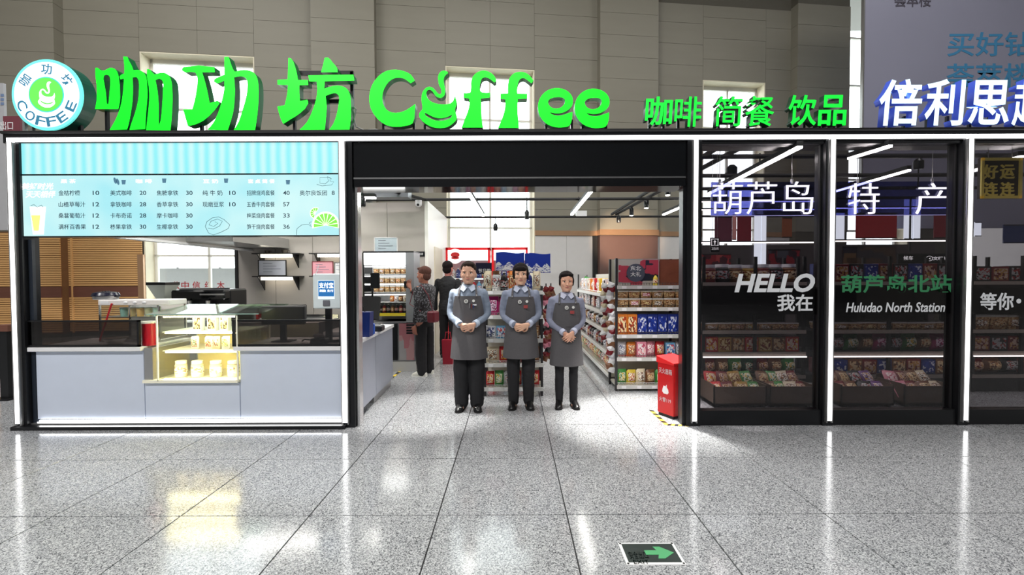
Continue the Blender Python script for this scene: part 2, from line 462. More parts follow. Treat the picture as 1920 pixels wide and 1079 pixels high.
mb = MB(); mb.box(W1[0]-.12, W1[0]+.02, -.09, 0, .1, wh(272, 478)[1]); wbuild(mb, 'dark_edge_strip', M_bronze, wb)

# outdoors beyond the windows: a pale pavement and a lettered hoarding
gr = bx('ground', mat('outdoor_paving', (190, 190, 186), .8), -40, 40, 19.5, 60, -.3, -.15); struct(gr)
hb = thing('street_hoarding', (-11.4, 19.6, -.15), 'long white outdoor board with red characters seen through the left hall window', 'hoarding')
bx('board', mat('white_board', (250, 250, 250), .6), -17, -7.2, 19.6, 19.7, -.15, 1.95, hb)
for i in range(6): bx('post', M_steel, -17+i*1.9, -16.9+i*1.9, 19.7, 19.8, -.15, 2.0, hb)
mred = mat('red_paint', (200, 24, 40), .5)
for ch, px in zip('公中信红木', (330, 347, 368, 391, 414)):
    q0, q1 = P(px-7, 543, 19.6), P(px+7, 528, 19.6)
    text(ch, 'painted_character', mred, hb, q0.x, q1.x, q0.z, q1.z, 19.6, .004, .01)

# ------------------------------------------------------------------ hall advertising panel at top right
AY = 10.2
ad = thing('advertising_banner', (P(1760, 520, AY).x, AY, 2.6), 'large lavender grey hanging banner with blue characters at top right', 'banner')
x0, x1 = PX(1614, AY), PX(1614, AY)+6.5
bx('canvas', mat('lavender_banner', (134, 134, 152), .7, var=.08, scale=.6), x0, x1, AY, AY+.06, 2.6, 10, ad)
bx('border_tube', M_steel, x0-.03, x0, AY-.01, AY+.07, 2.6, 10, ad)
mbl = mat('banner_blue', (60, 128, 170), .6); mdk = mat('banner_dark', (70, 66, 78), .6)
for s_, (a, b, c, d), m_ in (('买好钻', (1776, 1936, 106, 60), mbl), ('荟萃楼', (1774, 1934, 166, 119), mbl), ('荟萃楼', (1676, 1746, 14, -16), mdk)):
    p0, p1 = P(a, c, AY), P(b, d, AY)
    text(s_, 'banner_lettering', m_, ad, p0.x, p1.x, p0.z, p1.z, AY, .006, .012)
# wires from the sky-lit side, grey board and red notice at the left edge behind the logo
LY = 8.6
o = thing('wall_notice_board', (PX(12, LY), LY, PZ(430, LY)), 'pale grey board with rows of small blue marks at left edge', 'board')
bx('panel', mat('pale_board', (176, 176, 180), .6), PX(-120, LY), PX(17, LY), LY, LY+.05, PZ(428, LY), PZ(152, LY), o)
for r_ in range(3):
    for c_ in range(4):
        mb = MB(); mb.pbox(-26+c_*9, -20+c_*9, 176+r_*8, 181+r_*8, LY-.006, LY); mb.build('blue_mark', mat('faded_blue', (110, 130, 165), .6), o)
o = thing('red_hanging_notice', (PX(20, 7.6), 7.6, PZ(262, 7.6)), 'small maroon notice with white characters below the round logo', 'sign')
pbx('panel', mat('maroon_panel', (120, 60, 70), .5), 6, 37, 218, 262, 7.6, 7.64, o)
text('出口', 'lettering', M_white, o, PX(10, 7.6), PX(33, 7.6), PZ(240, 7.6), PZ(224, 7.6), 7.6, .004)
bx('pole', M_black, PX(20, 7.6), PX(23, 7.6), 7.61, 7.64, 0, PZ(262, 7.6), o); bx('pole_foot', M_black, PX(10, 7.6), PX(32, 7.6), 7.5, 7.75, 0, .02, o)
o.location.z = 0; [setattr(c_, 'location', (0, 0, PZ(262, 7.6))) for c_ in o.children]

# dark stools / post at the extreme left, outside the kiosk
o = thing('crowd_barrier_post', (PX(8, 5.4), 5.4, 0), 'dark metal gate post at left edge beside the kiosk', 'post')
bx('post', M_black, PX(-6, 5.4), PX(9, 5.4), 5.4, 5.5, 0, PZ(618, 5.4), o)
for i, py in enumerate((640, 700, 745)):
    bx('bar', M_black, PX(-60, 5.4), PX(-6, 5.4), 5.42, 5.48, PZ(py+8, 5.4), PZ(py, 5.4), o)
bx('foot', M_black, PX(-16, 5.4), PX(18, 5.4), 5.34, 5.56, 0, .02, o)
bx('cap', M_brown, PX(-8, 5.4), PX(16, 5.4), 5.37, 5.53, PZ(618, 5.4), PZ(606, 5.4), o)
# ------------------------------------------------------------------ kiosk front
XL = PX(35, YF); XR = PX(2060, YF); XM = PX(648, YF); XD = PX(1300, YF)
ZTOP = PZ(249, YF); Z1 = PZ(266, YF)
fb = bx('kiosk_top_beam', M_black, XL-.09, XR, YF-.02, YF+.35, Z1, ZTOP); tag(fb, 'long black beam with white light strip along the kiosk top', 'beam')
bx('light_strip', M_led, XL-.03, XR-.1, YF-.045, YF-.02, PZ(264, YF), PZ(257.5, YF), fb)
bx('top_cap', M_black2, XL-.1, XR, YF-.05, YF+.36, ZTOP, ZTOP+.02, fb)
def post(px, label, w_=.07, led=.022, side=0):
    x = PX(px, YF)
    o = bx('kiosk_post', M_black, x-w_+side, x+w_+side, YF-.02, YF+.14, 0, Z1)
    tag(o, label, 'post')
    bx('light_strip', M_led, x-led, x+led, YF-.05, YF-.02, .06, Z1+.02, o)
    bx('strip_channel', M_steel, x-led-.01, x-led, YF-.05, YF-.02, .04, Z1, o)
    bx('strip_channel', M_steel, x+led, x+led+.01, YF-.05, YF-.02, .04, Z1, o)
    return o
post(35, 'leftmost black kiosk post with glowing white strip', .065)
post(647, 'glowing post between the serving counter and the open entrance', .06, .025, .03)
post(1300, 'glowing post right of the entrance, beside the red box', .07, .02)
post(1552.5, 'glowing post in the glass front, between greeting and green station name', .05, .022)
post(1807, 'glowing post in the glass front, right of the station name', .05, .022)
post(2058, 'glowing post closing the glass front beyond the picture edge', .05, .022)

# entrance header
XH0, XH1 = PX(665, YF), PX(1285, YF)
hd = bx('entrance_header', M_gloss, XH0, XH1, YF+.005, YF+.3, PZ(332, YF), Z1-.004); tag(hd, 'glossy black header panel over the open entrance', 'header')
bx('lower_panel', M_gloss, XH0, XH1, YF+.005, YF+.3, PZ(350, YF), PZ(335, YF), hd)
bx('chrome_line', M_chrome, XH0, XH1, YF-.001, YF+.2, PZ(335, YF), PZ(332, YF), hd)
for s_, nm in ((XH0-.0, 'left'), (XH1-.02, 'right')):
    bx('jamb', M_chrome if nm == 'left' else M_black, s_, s_+.03, YF+.02, YF+.12, 0, PZ(350, YF), hd)

# menu screens
ms = mat('screen_cyan', (190, 255, 255), .4, emit=1.0, var=0)
def stripes_mat():
    m = bpy.data.materials.new('striped_screen'); m.use_nodes = True; nt = m.node_tree; b = nt.nodes['Principled BSDF']
    tc = nt.nodes.new('ShaderNodeTexCoord'); w_ = nt.nodes.new('ShaderNodeTexWave'); w_.inputs['Scale'].default_value = 3.1; w_.inputs['Distortion'].default_value = .6
    nt.links.new(tc.outputs['Object'], w_.inputs['Vector']); r = nt.nodes.new('ShaderNodeValToRGB')
    r.color_ramp.elements[0].color = hx(150, 248, 255); r.color_ramp.elements[1].color = hx(205, 255, 255)
    nt.links.new(w_.outputs['Fac'], r.inputs[0]); b.inputs['Base Color'].default_value = (0, 0, 0, 1)
    nt.links.new(r.outputs[0], b.inputs['Emission Color']); b.inputs['Emission Strength'].default_value = .95
    return m
def menu_mat():
    m = bpy.data.materials.new('menu_screen'); m.use_nodes = True; nt = m.node_tree; b = nt.nodes['Principled BSDF']
    tc = nt.nodes.new('ShaderNodeTexCoord'); n = nt.nodes.new('ShaderNodeTexNoise'); n.inputs['Scale'].default_value = 1.6
    nt.links.new(tc.outputs['Object'], n.inputs['Vector']); r = nt.nodes.new('ShaderNodeValToRGB')
    r.color_ramp.elements[0].color = hx(175, 243, 252); r.color_ramp.elements[0].position = .35; r.color_ramp.elements[1].color = hx(215, 255, 255); r.color_ramp.elements[1].position = .65
    nt.links.new(n.outputs[0], r.inputs[0]); b.inputs['Base Color'].default_value = (0, 0, 0, 1)
    nt.links.new(r.outputs[0], b.inputs['Emission Color']); b.inputs['Emission Strength'].default_value = .95
    return m
scr = thing('striped_display', (PX(335, YF), YF, PZ(326, YF)), 'upper wide cyan display with faint vertical stripes above the menu', 'display')
pbx('casing', M_black, 31, 639, 265.5, 327, YF+.006, YF+.1, scr)
pbx('screen', stripes_mat(), 34, 637, 268, 325.5, YF, YF+.01, scr)
mn = thing('menu_display', (PX(335, YF), YF, PZ(443, YF)), 'lower wide cyan menu display with drinks, prices and lime slices', 'display')
pbx('casing', M_black, 31, 639, 327.3, 444, YF+.006, YF+.1, mn)
pbx('screen', menu_mat(), 35, 637, 328.5, 442, YF, YF+.01, mn)
m_ink = mat('menu_ink', (16, 52, 78), .6); m_wh = mat('menu_white', (255, 255, 255), .6, emit=1.1, var=0)
def T(s_, a, b, c, d, m_, parent, Y=YF, name='lettering', dep=.001, **k):
    q0, q1 = P(a, d, Y), P(b, c, Y)
    return text(s_, name, m_, parent, q0.x, q1.x, q0.z, q1.z, Y, dep, **k)
menu = [(110, ['金桔柠檬', '山楂草莓汁', '桑葚葡萄汁', '满杯百香果'], [40, 50, 50, 51], 174, ['10', '12', '12', '12']),
        (207, ['美式咖啡', '拿铁咖啡', '卡布奇诺', '榛果拿铁'], [40]*4, 262, ['20', '28', '28', '30']),
        (294, ['焦糖拿铁', '香草拿铁', '摩卡咖啡', '生椰拿铁'], [40]*4, 349, ['30']*4),
        (380, ['纯 牛 奶', '现磨豆浆'], [37, 40], 430, ['10', '10']),
        (463, ['招牌烧鸡套餐', '五香牛肉套餐', '梅菜烧肉套餐', '笋干烧肉套餐'], [52]*4, 531, ['40', '57', '33', '36']),
        (562, ['奥尔良饭团'], [51], 622, ['8'])]
rowy = (362, 383.5, 404.5, 425.5)
for x, items, ws, px, prices in menu:
    for i, (t_, w_, p_) in enumerate(zip(items, ws, prices)):
        y = rowy[i]
        T(t_, x, x+w_, y-5, y+5, m_ink, mn, name='menu_lettering', offset=.004)
        T(p_, px, px+(12 if len(p_) > 1 else 5.5), y-4, y+4, m_ink, mn, name='price_lettering', offset=.008)
for t_, a, b in (('果 茶', 114, 142), ('咖 啡', 255, 285), ('豆 奶', 381, 409), ('套 点 简 餐', 465, 515)):
    T(t_, a, b, 336, 344, m_wh, mn, name='heading_lettering', offset=.01)
T('美好时光', 40, 100, 343, 356, m_wh, mn, name='slogan_lettering', offset=.02, shear=.2)
T('天天相伴', 48, 104, 358, 371, m_wh, mn, name='slogan_lettering', offset=.02, shear=.2)
def pic_prism(pts, y0, y1, name, m_, parent, Y=YF):
    q = [P(a, b, Y) for a, b in pts]
    return MB().prism([(v.x, v.z) for v in q], y0, y1).build(name, m_, parent)
# little printed drawings on the menu
def ln(pts, name, m_, parent, r_=.004, Y=YF):
    return MB().tube([P(a, b, Y)-Vector((0, .0012, 0)) for a, b in pts], (r_, .0008) if 0 else r_*.5, 5).build(name, m_, parent)
lime = mat('lime_green', (128, 222, 80), .6, emit=.5, var=0); limel = mat('lime_pale', (225, 255, 205), .5, emit=.95, var=0)
def lime_slice(cx, cy, r_, a0, a1, n=9):
    pts = [(cx, cy)]+[(cx+r_*math.cos(R(a0+(a1-a0)*i/20)), cy-r_*math.sin(R(a0+(a1-a0)*i/20))) for i in range(21)]
    pic_prism(pts, YF-.002, YF-.0002, 'lime_rind', limel, mn)
    st = (a1-a0)/n
    for i in range(n):
        b0, b1 = R(a0+i*st+2.5), R(a0+(i+1)*st-2.5)
        pts = [(cx+3*math.cos((b0+b1)/2), cy-3*math.sin((b0+b1)/2))]+[(cx+r_*.86*math.cos(b0+(b1-b0)*k/4), cy-r_*.86*math.sin(b0+(b1-b0)*k/4)) for k in range(5)]
        pic_prism(pts, YF-.0035, YF-.0019, 'lime_segment', lime, mn)
lime_slice(611, 423, 26, -12, 192, 9)
lime_slice(592, 400, 11, 60, 250, 6)
roll = [(385, 425), (388, 416), (398, 409), (410, 407), (420, 412), (431, 422), (428, 429), (414, 436), (400, 441), (391, 437), (385, 425)]
ln(roll, 'cake_roll_drawing', m_ink, mn)
ln([(390, 428), (400, 430), (412, 424), (417, 415), (408, 411), (396, 415), (392, 422), (401, 425), (409, 419), (403, 416)], 'cake_roll_spiral', m_ink, mn)
ln([(556, 441), (557, 429), (566, 422), (578, 421), (584, 426), (580, 418), (584, 416)], 'cake_drawing', m_ink, mn)
ln([(594, 346), (604, 349), (622, 347), (626, 341), (619, 340), (619, 333), (600, 333), (600, 344), (610, 345), (616, 340), (614, 331), (622, 336)], 'cup_cake_drawing', m_ink, mn)
bean = mat('bean_blue', (90, 140, 170), .5)
for cx, cy, a in ((216, 339, .6), (221, 341, .6)):
    pic_prism([(cx+math.cos(k)*2.6+math.sin(k)*3*.5, cy+math.sin(k)*6) for k in [i*.523 for i in range(12)]], YF-.002, YF-.0003, 'coffee_bean_drawing', bean, mn)
for a, b in ((308, 338), (424, 338), (540, 341), (232, 341)):
    pic_prism([(a-4, b-3), (a+4, b-3), (a+3, b+5), (a-3, b+5)], YF-.002, YF-.0003, 'small_cup_drawing', bean, mn)
gl = [(56, 388), (86, 388), (82, 440), (62, 440)]
pic_prism(gl, YF-.0015, YF-.0002, 'glass_drawing', m_wh, mn)
pic_prism([(59, 404), (76, 404), (73, 433), (64, 433)], YF-.003, YF-.0014, 'lemonade_drawing', mat('lemonade', (240, 226, 120), .5, emit=.8, var=.1), mn)
ln([(58, 386), (64, 384), (70, 389), (78, 385), (82, 390)], 'ice_drawing', m_ink, mn)

# ------------------------------------------------------------------ serving counter
YC = YF+.03
zc = PZ(650, YC)
x_0, x_1, x_2, x_3 = PX(62, YC), PX(266, YC), PX(446, YC), PX(640, YC)
zlow = PZ(712, YC); zb = PZ(783, YC)
def panelbox(x0, x1, z0, z1, label):
    o = bx('counter_cabinet', M_grey, x0+.003, x1-.003, YC, YC+.62, z0, z1, bev=.004); tag(o, label, 'cabinet', 'counter cabinets')
    bx('plinth', M_black2, x0+.003, x1-.003, YC+.05, YC+.6, .02, z0, o); return o
panelbox(x_0, x_1, zb, zc-.03, 'pale blue-grey counter cabinet at left, under the dark glass guard')
panelbox(x_1, x_2, zb, zlow-.02, 'lower pale blue-grey counter cabinet under the lit pastry case')
panelbox(x_2, x_3, zb, zc-.03, 'pale blue-grey counter cabinet right of the pastry case, beside the post')
for a, b, lb in ((PX(46, YC-.04), x_1, 'thin white worktop at the left of the pastry case'), (PX(434, YC-.04), x_3, 'thin white worktop at the right of the pastry case')):
    tag(bx('counter_worktop', M_white, a, b, YC-.04, YC+.66, zc-.03, zc+.012, bev=.004), lb, 'worktop')
st = thing('counter_base_light', (PX(350, YC), YC, 0), 'bright white light strip along the foot of the serving counter', 'light')
bx('light_strip', mat('led_low', (255, 255, 255), .4, emit=5, var=0), x_0+.04, x_3, YC-.02, YC, zb-.036, zb-.006, st)
bx('steel_kick', M_steel, x_0-.05, x_3, YC-.02, YC+.02, .0, zb-.037, st)
YSL = G(335, 807).y
bx('lower_light_strip', mat('led_low', (255, 255, 255)), x_0, x_3, YSL+.1, YSL+.112, .02, .052, st)
sill = bx('kiosk_sill', M_black, XL-.05, XM, YSL, YSL+.095, .0, .034); tag(sill, 'low black sill along the floor below the serving counter', 'sill')
sd = bx('counter_side_column', mat('dark_slate', (38, 44, 54), .4), XL+.068, x_0-.004, YC+.0, YC+.03, 0, PZ(446, YC)); tag(sd, 'dark slate column inside the leftmost kiosk post', 'column')
# dark glass guards
M_dg = glass('dark_guard_glass', (.33, .30, .29), .06, 1.0)
def guard(a, b, label):
    y = YC-.02; z0, z1 = zc+.014, PZ(598, y)
    o = thing('glass_guard', ((a+b)/2, y, z0), label, 'guard')
    bx('dark_pane', M_dg, a+.02, b-.02, y, y+.012, z0+.02, z1-.015, o)
    mb = MB(); mb.box(a, b, y-.006, y+.02, z0, z0+.02); mb.box(a, b, y-.006, y+.02, z1-.015, z1); mb.box(a, a+.02, y-.006, y+.02, z0, z1); mb.box(b-.02, b, y-.006, y+.02, z0, z1)
    mb.build('guard_frame', M_black, o)
guard(PX(46, YC), PX(262, YC), 'dark glass guard standing on the left worktop')
guard(PX(436, YC), PX(640, YC), 'dark glass guard standing on the right worktop')

# ------------------------------------------------------------------ pastry display case
yc0 = YC-.03; yc1 = YC+.55
ax0, ax1 = PX(290, yc0), PX(443, yc0); cz0 = zlow; cz1 = PZ(588, yc0)
pc = thing('pastry_case', ((ax0+ax1)/2, yc0, cz0), 'glass pastry case glowing warm yellow, sunk into the serving counter', 'display case')
M_cw = mat('case_frame_white', (250, 246, 225), .4)
bx('base', M_cw, x_1+.005, x_2-.005, yc0, yc1, cz0-.018, cz0+.012, pc)
t = .012
mb = MB()
for x in (ax0, ax1-t):
    mb.box(x, x+t, yc0, yc0+t, cz0, cz1)
mb.box(ax0, ax1, yc0, yc0+t, cz1-t, cz1)
mb.build('front_frame', M_cw, pc)
mb = MB()
for x in (ax0-.01, ax1-t+.01): mb.box(x, x+t, yc1-t, yc1, cz0, cz1+.06)
mb.box(ax0, ax1, yc1-t, yc1, cz1+.05, cz1+.062); mb.build('rear_frame', M_cw, pc)
M_cg = glass('case_glass', (.96, .97, .93), 0)
bx('front_pane', M_cg, ax0+t, ax1-t, yc0+.003, yc0+.008, cz0+.01, cz1-t, pc)
bx('side_pane', M_cg, ax0+.002, ax0+.006, yc0+t, yc1-t, cz0+.01, cz1, pc)
bx('side_pane', M_cg, ax1-.006, ax1-.002, yc0+t, yc1-t, cz0+.01, cz1, pc)
MB().prismx([(yc0, cz1), (yc1, cz1+.062), (yc1, cz1+.07), (yc0, cz1+.008)], ax0-.09, ax1+.22).build('sloping_glass_top', glass('green_edge_glass', (.80, .93, .86), .02), pc)
MB().prismx([(yc0-.002, cz1), (yc0-.002, cz1+.008), (yc0-.007, cz1+.008), (yc0-.007, cz1)], ax0-.09, ax1+.22).build('top_glass_edge', mat('glass_edge_green', (150, 185, 170), .2), pc)
cwarm = mat('case_back_warm', (244, 232, 176), .5)
bx('back_panel', cwarm, ax0+.02, ax1-.02, yc1-.03, yc1-.02, cz0, cz1-.24, pc)
csh = []
for i, py in enumerate((622, 658)):
    z = PZ(py, yc0); csh.append(z)
    bx('shelf', M_cw, ax0+t, ax1-t, yc0+.06, yc1-.05, z-.006, z+.004, pc)
    o_ = bx('shelf_lamp', mat('case_lamp', (255, 238, 184), .4, emit=60, var=0), ax0+.05, ax1-.05, yc0+.05, yc0+.06, z-.016, z-.007, pc)
bx('base_lamp', mat('case_lamp', (255, 238, 184)), ax0+.05, ax1-.05, yc0+.03, yc0+.045, cz0+.014, cz0+.022, pc)
bx('top_lamp', mat('case_lamp', (255, 238, 184)), ax0+.05, ax1-.05, yc0+.03, yc0+.045, cz1-.03, cz1-.02, pc)
# steel cheek left of the case
o = bx('case_cheek', M_steel, x_1+.01, PX(284, YC), YC-.01, YC+.5, cz0, PZ(650, YC), bev=.003); tag(o, 'narrow steel cheek left of the pastry case', 'cheek')

# ------------------------------------------------------------------ entrance-side counter
SX = XM+.06
ys0, ys1 = YF+.2, 6.05
xs0 = SX; xs1 = PX(735, ys1)
zt = PZ(637, ys0, 662)
mb = MB()
def skew(mb, d0, d1, z0, z1, y0=ys0, y1=ys1):
    # box between the line (xs0..xs1) and 0.6 m left of it
    def X(y): return xs0+(xs1-xs0)*(y-ys0)/(ys1-ys0)
    mb.add([(X(y)-d, y, z) for y in (y0, y1) for z in (z0, z1) for d in (d0, d1)], [(0, 1, 3, 2), (4, 6, 7, 5), (0, 4, 5, 1), (2, 3, 7, 6), (0, 2, 6, 4), (1, 5, 7, 3)])
M_sg = mat('side_counter_grey', (160, 164, 178), .35)
sc_ = thing('entrance_counter', ((xs0+xs1)/2-.3, ys0, 0), 'grey panelled counter running back along the entrance, white top', 'counter')
for a, b in ((ys0, ys0+.62), (ys0+.625, ys1)):
    mb = MB(); skew(mb, 0, .6 if a > ys0 else .04, .1, zt-.04, a, b-.004); mb.build('side_panel', M_sg, sc_)
mb = MB(); skew(mb, .03, .6, 0, .1, ys0+.63); mb.build('plinth', M_steel, sc_)
mb = MB(); skew(mb, -.02, .62, zt-.04, zt, ys0+.62); skew(mb, -.02, .05, zt-.04, zt, ys0, ys0+.62); mb.build('worktop', M_white, sc_)
ZSIDE = zt

# ------------------------------------------------------------------ kiosk interior walls
YB = 1.4*820/145.; YE = 1.4*820/112.
XPW = PX(797, YB)
M_kw = mat('kitchen_wall_panel', (168, 162, 156), .5, var=.04)
kw = bx('wall_kitchen', M_kw, PX(447, YB), XPW, YB+.03, YB+.1, 0, 2.86); struct(kw)
xx = PX(447, YB); i = 0
xw = XPW-xx; nn = 5
for i in range(nn):
    bx('wall_panel', M_kw, xx+xw*i/nn+.004, xx+xw*(i+1)/nn-.004, YB, YB+.03, .1, 2.85, kw)
bx('edge_strip', M_black2, xx-.05, xx, YB-.02, YB+.1, 0, 2.86, kw)
pw = bx('wall_partition', mat('white_partition', (240, 238, 232), .5, var=.02), XPW, XPW+.06, YB+.0, YE, 0, 2.88); struct(pw)
bx('door_leaf', mat('door_beige', (214, 206, 186), .5), XPW+.06, XPW+.08, YB+.6, YB+1.5, 0, 2.1, pw)
sb = bx('kiosk_side_beam', mat('side_beam_grey', (190, 188, 186), .3, .4), XL-.02, XL+.22, YC+.45, YB+.1, 2.0, 2.22); tag(sb, 'grey metal beam running back above the left side of the kiosk', 'beam')
bx('lower_lip', M_white, XL+.18, XL+.24, YC+.45, YB+.1, 1.985, 2.015, sb)
bx('duct', M_steel, XL+.05, XL+.9, YB-1.6, YB-.02, 2.03, 2.2, sb)
# ceiling grid of black tubes, each run its own thing
def rail(p0, p1, r_, label):
    o = MB().tube([p0, p1], r_, 6).build('ceiling_tube', M_black2); return tag(o, label, 'tube')
zz = 2.9
TUBE_Y = (5.15, 6.12, 7.02, YB-.02, YE-.02)
for Y, lb in ((5.17, 'black ceiling tube just behind the glass front'), (6.14, 'second black ceiling tube behind the glass front'), (7.04, 'black ceiling tube crossing the shop nearest the entrance'), (YB, 'black ceiling tube crossing the shop in the middle'), (YE, 'black ceiling tube crossing at the rear of the shop')):
    rail((XL+.2 if Y < 6 else PX(660, Y) if Y < 9 else XPW, Y-.02, zz), (7.5, Y-.02, zz), .028, lb)
for px, lb in ((640, 'black ceiling tube running back over the kitchen'), (1232, 'black ceiling tube running back over the right shelves')):
    x = PX(px, 7.04)
    rail((x, YF+.35, zz+.06), (x, YE, zz+.06), .03, lb)
rail((PX(1230, YB), YF+.35, zz+.06), (PX(1155, YE), YE, zz+.06), .03, 'black ceiling cable tube slanting back to the rear of the shop')
o = bx('ceiling_tray', mat('tray_grey', (120, 124, 130), .4), PX(665, 7.3), PX(768, 7.3), 7.25, 7.5, PZ(370, 7.3), PZ(355, 7.3)); tag(o, 'grey ceiling tray above the kitchen wall at the entrance', 'tray')

def linear_lamp(p0, p1, label, w_=.05):
    p0, p1 = Vector(p0), Vector(p1); m_ = (p0+p1)/2
    o = thing('linear_lamp', m_, label, 'lamp', 'linear ceiling lamps')
    d = (p1-p0).normalized(); s_ = d.cross(Vector((0, 0, 1))).normalized()*w_/2; u_ = Vector((0, 0, .03))
    def bar(a, b, s_, z0, z1, nm, m2):
        mb = MB(); mb.add([a-s_+Vector((0, 0, z0)), a+s_+Vector((0, 0, z0)), b+s_+Vector((0, 0, z0)), b-s_+Vector((0, 0, z0)), a-s_+Vector((0, 0, z1)), a+s_+Vector((0, 0, z1)), b+s_+Vector((0, 0, z1)), b-s_+Vector((0, 0, z1))],
               [(0, 1, 2, 3), (4, 5, 6, 7), (0, 1, 5, 4), (1, 2, 6, 5), (2, 3, 7, 6), (3, 0, 4, 7)]); mb.build(nm, m2, o)
    bar(p0, p1, s_*1.2, .0, .05, 'housing', M_black2); bar(p0, p1, s_, -.02, .0, 'diffuser', M_tube)
    qs = [p0+(p1-p0)*.15, p0+(p1-p0)*.85]
    if abs(p1.y-p0.y) > .1:
        qs = [p0+(p1-p0)*((ty-p0.y)/(p1.y-p0.y)) for ty in TUBE_Y if 0 < (ty-p0.y)/(p1.y-p0.y) < 1] or qs
    for q in qs:
        MB().tube([q+Vector((0, 0, .05)), q+Vector((0, 0, .16))], .008, 5).build('hanger', M_black2, o)
def at(px, py, z):
    q = G(px, py, z); return q
zl = 2.78
linear_lamp(at(872, 350, zl), at(906, 404, zl), 'glowing linear lamp left of the entrance centre, over the drinks cooler')
linear_lamp(at(1113, 352, zl), at(1072, 402, zl), 'glowing linear lamp right of the entrance centre')
linear_lamp(at(1300, 378, zl), at(1244, 402, zl), 'short glowing linear lamp behind the right entrance post')
linear_lamp(at(1500, 274, zl), at(1330, 362, zl), 'slanting linear lamp in the first glass bay')
linear_lamp(at(1705, 318, zl), at(1566, 358, zl), 'lower slanting linear lamp in the second glass bay', .04)
linear_lamp(at(1670, 272, zl), at(1592, 296, zl), 'upper slanting linear lamp in the second glass bay', .04)
linear_lamp(at(1915, 292, zl), at(1815, 322, zl), 'slanting linear lamp behind the golden plaque')
# unseen lamps added to brighten kitchen and entrance, hidden by menu display and header
linear_lamp((-4.3, 5.15, 2.8), (-2.2, 5.15, 2.8), 'unseen added linear lamp over the coffee counter, behind the menu display', .1)
linear_lamp((-.9, 5.15, 2.8), (1.3, 5.15, 2.8), 'unseen added linear lamp hidden by the entrance header, over the staff')
rail(at(705, 350, zz), (XPW+.03, YB+.02, zz), .026, 'grey black ceiling tube meeting the corner of the white partition')
linear_lamp((-4.3, 6.95, 2.8), (-2.2, 7.1, 2.8), 'unseen added linear lamp over the kitchen wall shelves', .1)  # another added lamp, to brighten the kitchen
# two unseen lamps added behind the entrance header to brighten the entrance floor
for px, py, e_, lb in ((1240, 792, 1000, 'unseen black lamp added behind the entrance header, right one'), (800, 772, 420, 'unseen black lamp added behind the entrance header, left one')):
    g_ = G(px, py); p_ = Vector((g_.x*.97, YF+.42, 2.75))
    o = thing('added_floodlight', p_, lb, 'added_floodlight', 'added lamps behind the header')
    MB().box(p_.x-.06, p_.x+.06, p_.y-.05, p_.y+.05, p_.z+.02, p_.z+.12, .01).build('housing', M_black, o)
    bx('bracket', M_black, p_.x-.01, p_.x+.01, YF+.3, p_.y, p_.z+.1, p_.z+.13, o)
    l = bpy.data.lights.new('added_flood_lamp', 'SPOT'); l.energy = e_; l.spot_size = R(50) if px > 1000 else R(38); l.spot_blend = .6; l.color = (1, .98, .92); l.shadow_soft_size = .06
    q_ = bpy.data.objects.new('added_flood_lamp', l); COL.objects.link(q_); q_.location = p_; q_.rotation_euler = (g_-p_).to_track_quat('-Z', 'Y').to_euler()
# spotlights
def spot(px, py, Y, label, lit=False, r_=.05, tilt=.3):
    p = P(px, py, Y)
    o = thing('spotlight', (p.x, Y, p.z), label, 'spotlight', 'track spotlights')
    mb = MB(); mb.lathe([(0, 0), (r_*.8, 0), (r_, .02), (r_, .13), (r_*.5, .17), (0, .17)], 12, (p.x, Y, p.z)); mb.build('housing', M_black, o, smooth=True)
    MB().tube([(p.x, Y, p.z+.17), (p.x, Y, zz+.03)], .01, 6).build('stem', M_black, o)
    if lit: MB().lathe([(0, -.012), (r_*.7, -.01), (r_*.75, .0), (0, 0)], 12, (p.x, Y, p.z)).build('lens', mat('spot_lens', (255, 250, 235), .3, emit=40, var=0), o)
    o.rotation_euler = (0, 0, 0); return o
spot(680, 388, 7.02, 'black spotlight hanging over the kitchen side of the entrance', False)
_xa, _ya, _xb, _yb = PX(1230, YB), YF+.35, PX(1155, YE), YE
def on_slant(px):
    k = (px-960)/F; g_ = (_xb-_xa)/(_yb-_ya)      # x = xa + g (y - ya) and x = k y
    return (_xa-g_*_ya)/(k-g_)
for px, py, lb in ((1252, 366, 'lit spotlight nearest the right entrance post'), (1212, 390, 'lit spotlight second from the right entrance post'), (1184, 404, 'lit spotlight third from the right entrance post')):
    spot(px, py, on_slant(px), lb, True, .045)
spot(1160, 418, on_slant(1160), 'small unlit spotlight in front of the brown niche', False, .05)
spot(929, 433, YE-.02, 'small dark spotlight in front of the hall window', False, .05)
spot(988, 412, YB-.02, 'spotlight cluster beside the window edge', True, .04)
spot(1372, 330, 7.02, 'dark spotlight in the first glass bay', False, .08)
spot(1722, 318, 7.02, 'dark spotlight in the second glass bay', False, .07)
cm = thing('security_camera', (PX(786, 7.8), 7.8, PZ(390, 7.8)), 'white dome security camera at the top corner of the kitchen wall', 'camera')
MB().lathe([(0, 0), (.03, .005), (.055, .03), (.06, .07), (.06, .12), (0, .12)], 14, (PX(786, 7.8), 7.8, PZ(388, 7.8))).build('dome', M_white, cm, smooth=True)
MB().ball((PX(786, 7.8), 7.76, PZ(384, 7.8)), .025).build('lens', M_black, cm, smooth=True)
pr = at(1088, 398, 2.85)
o = bx('projector_box', M_white, PX(1080, YE), PX(1099, YE), YE-.1, YE+.1, PZ(407, YE), PZ(397, YE)); tag(o, 'small white box fitting on the rear ceiling tube', 'box')
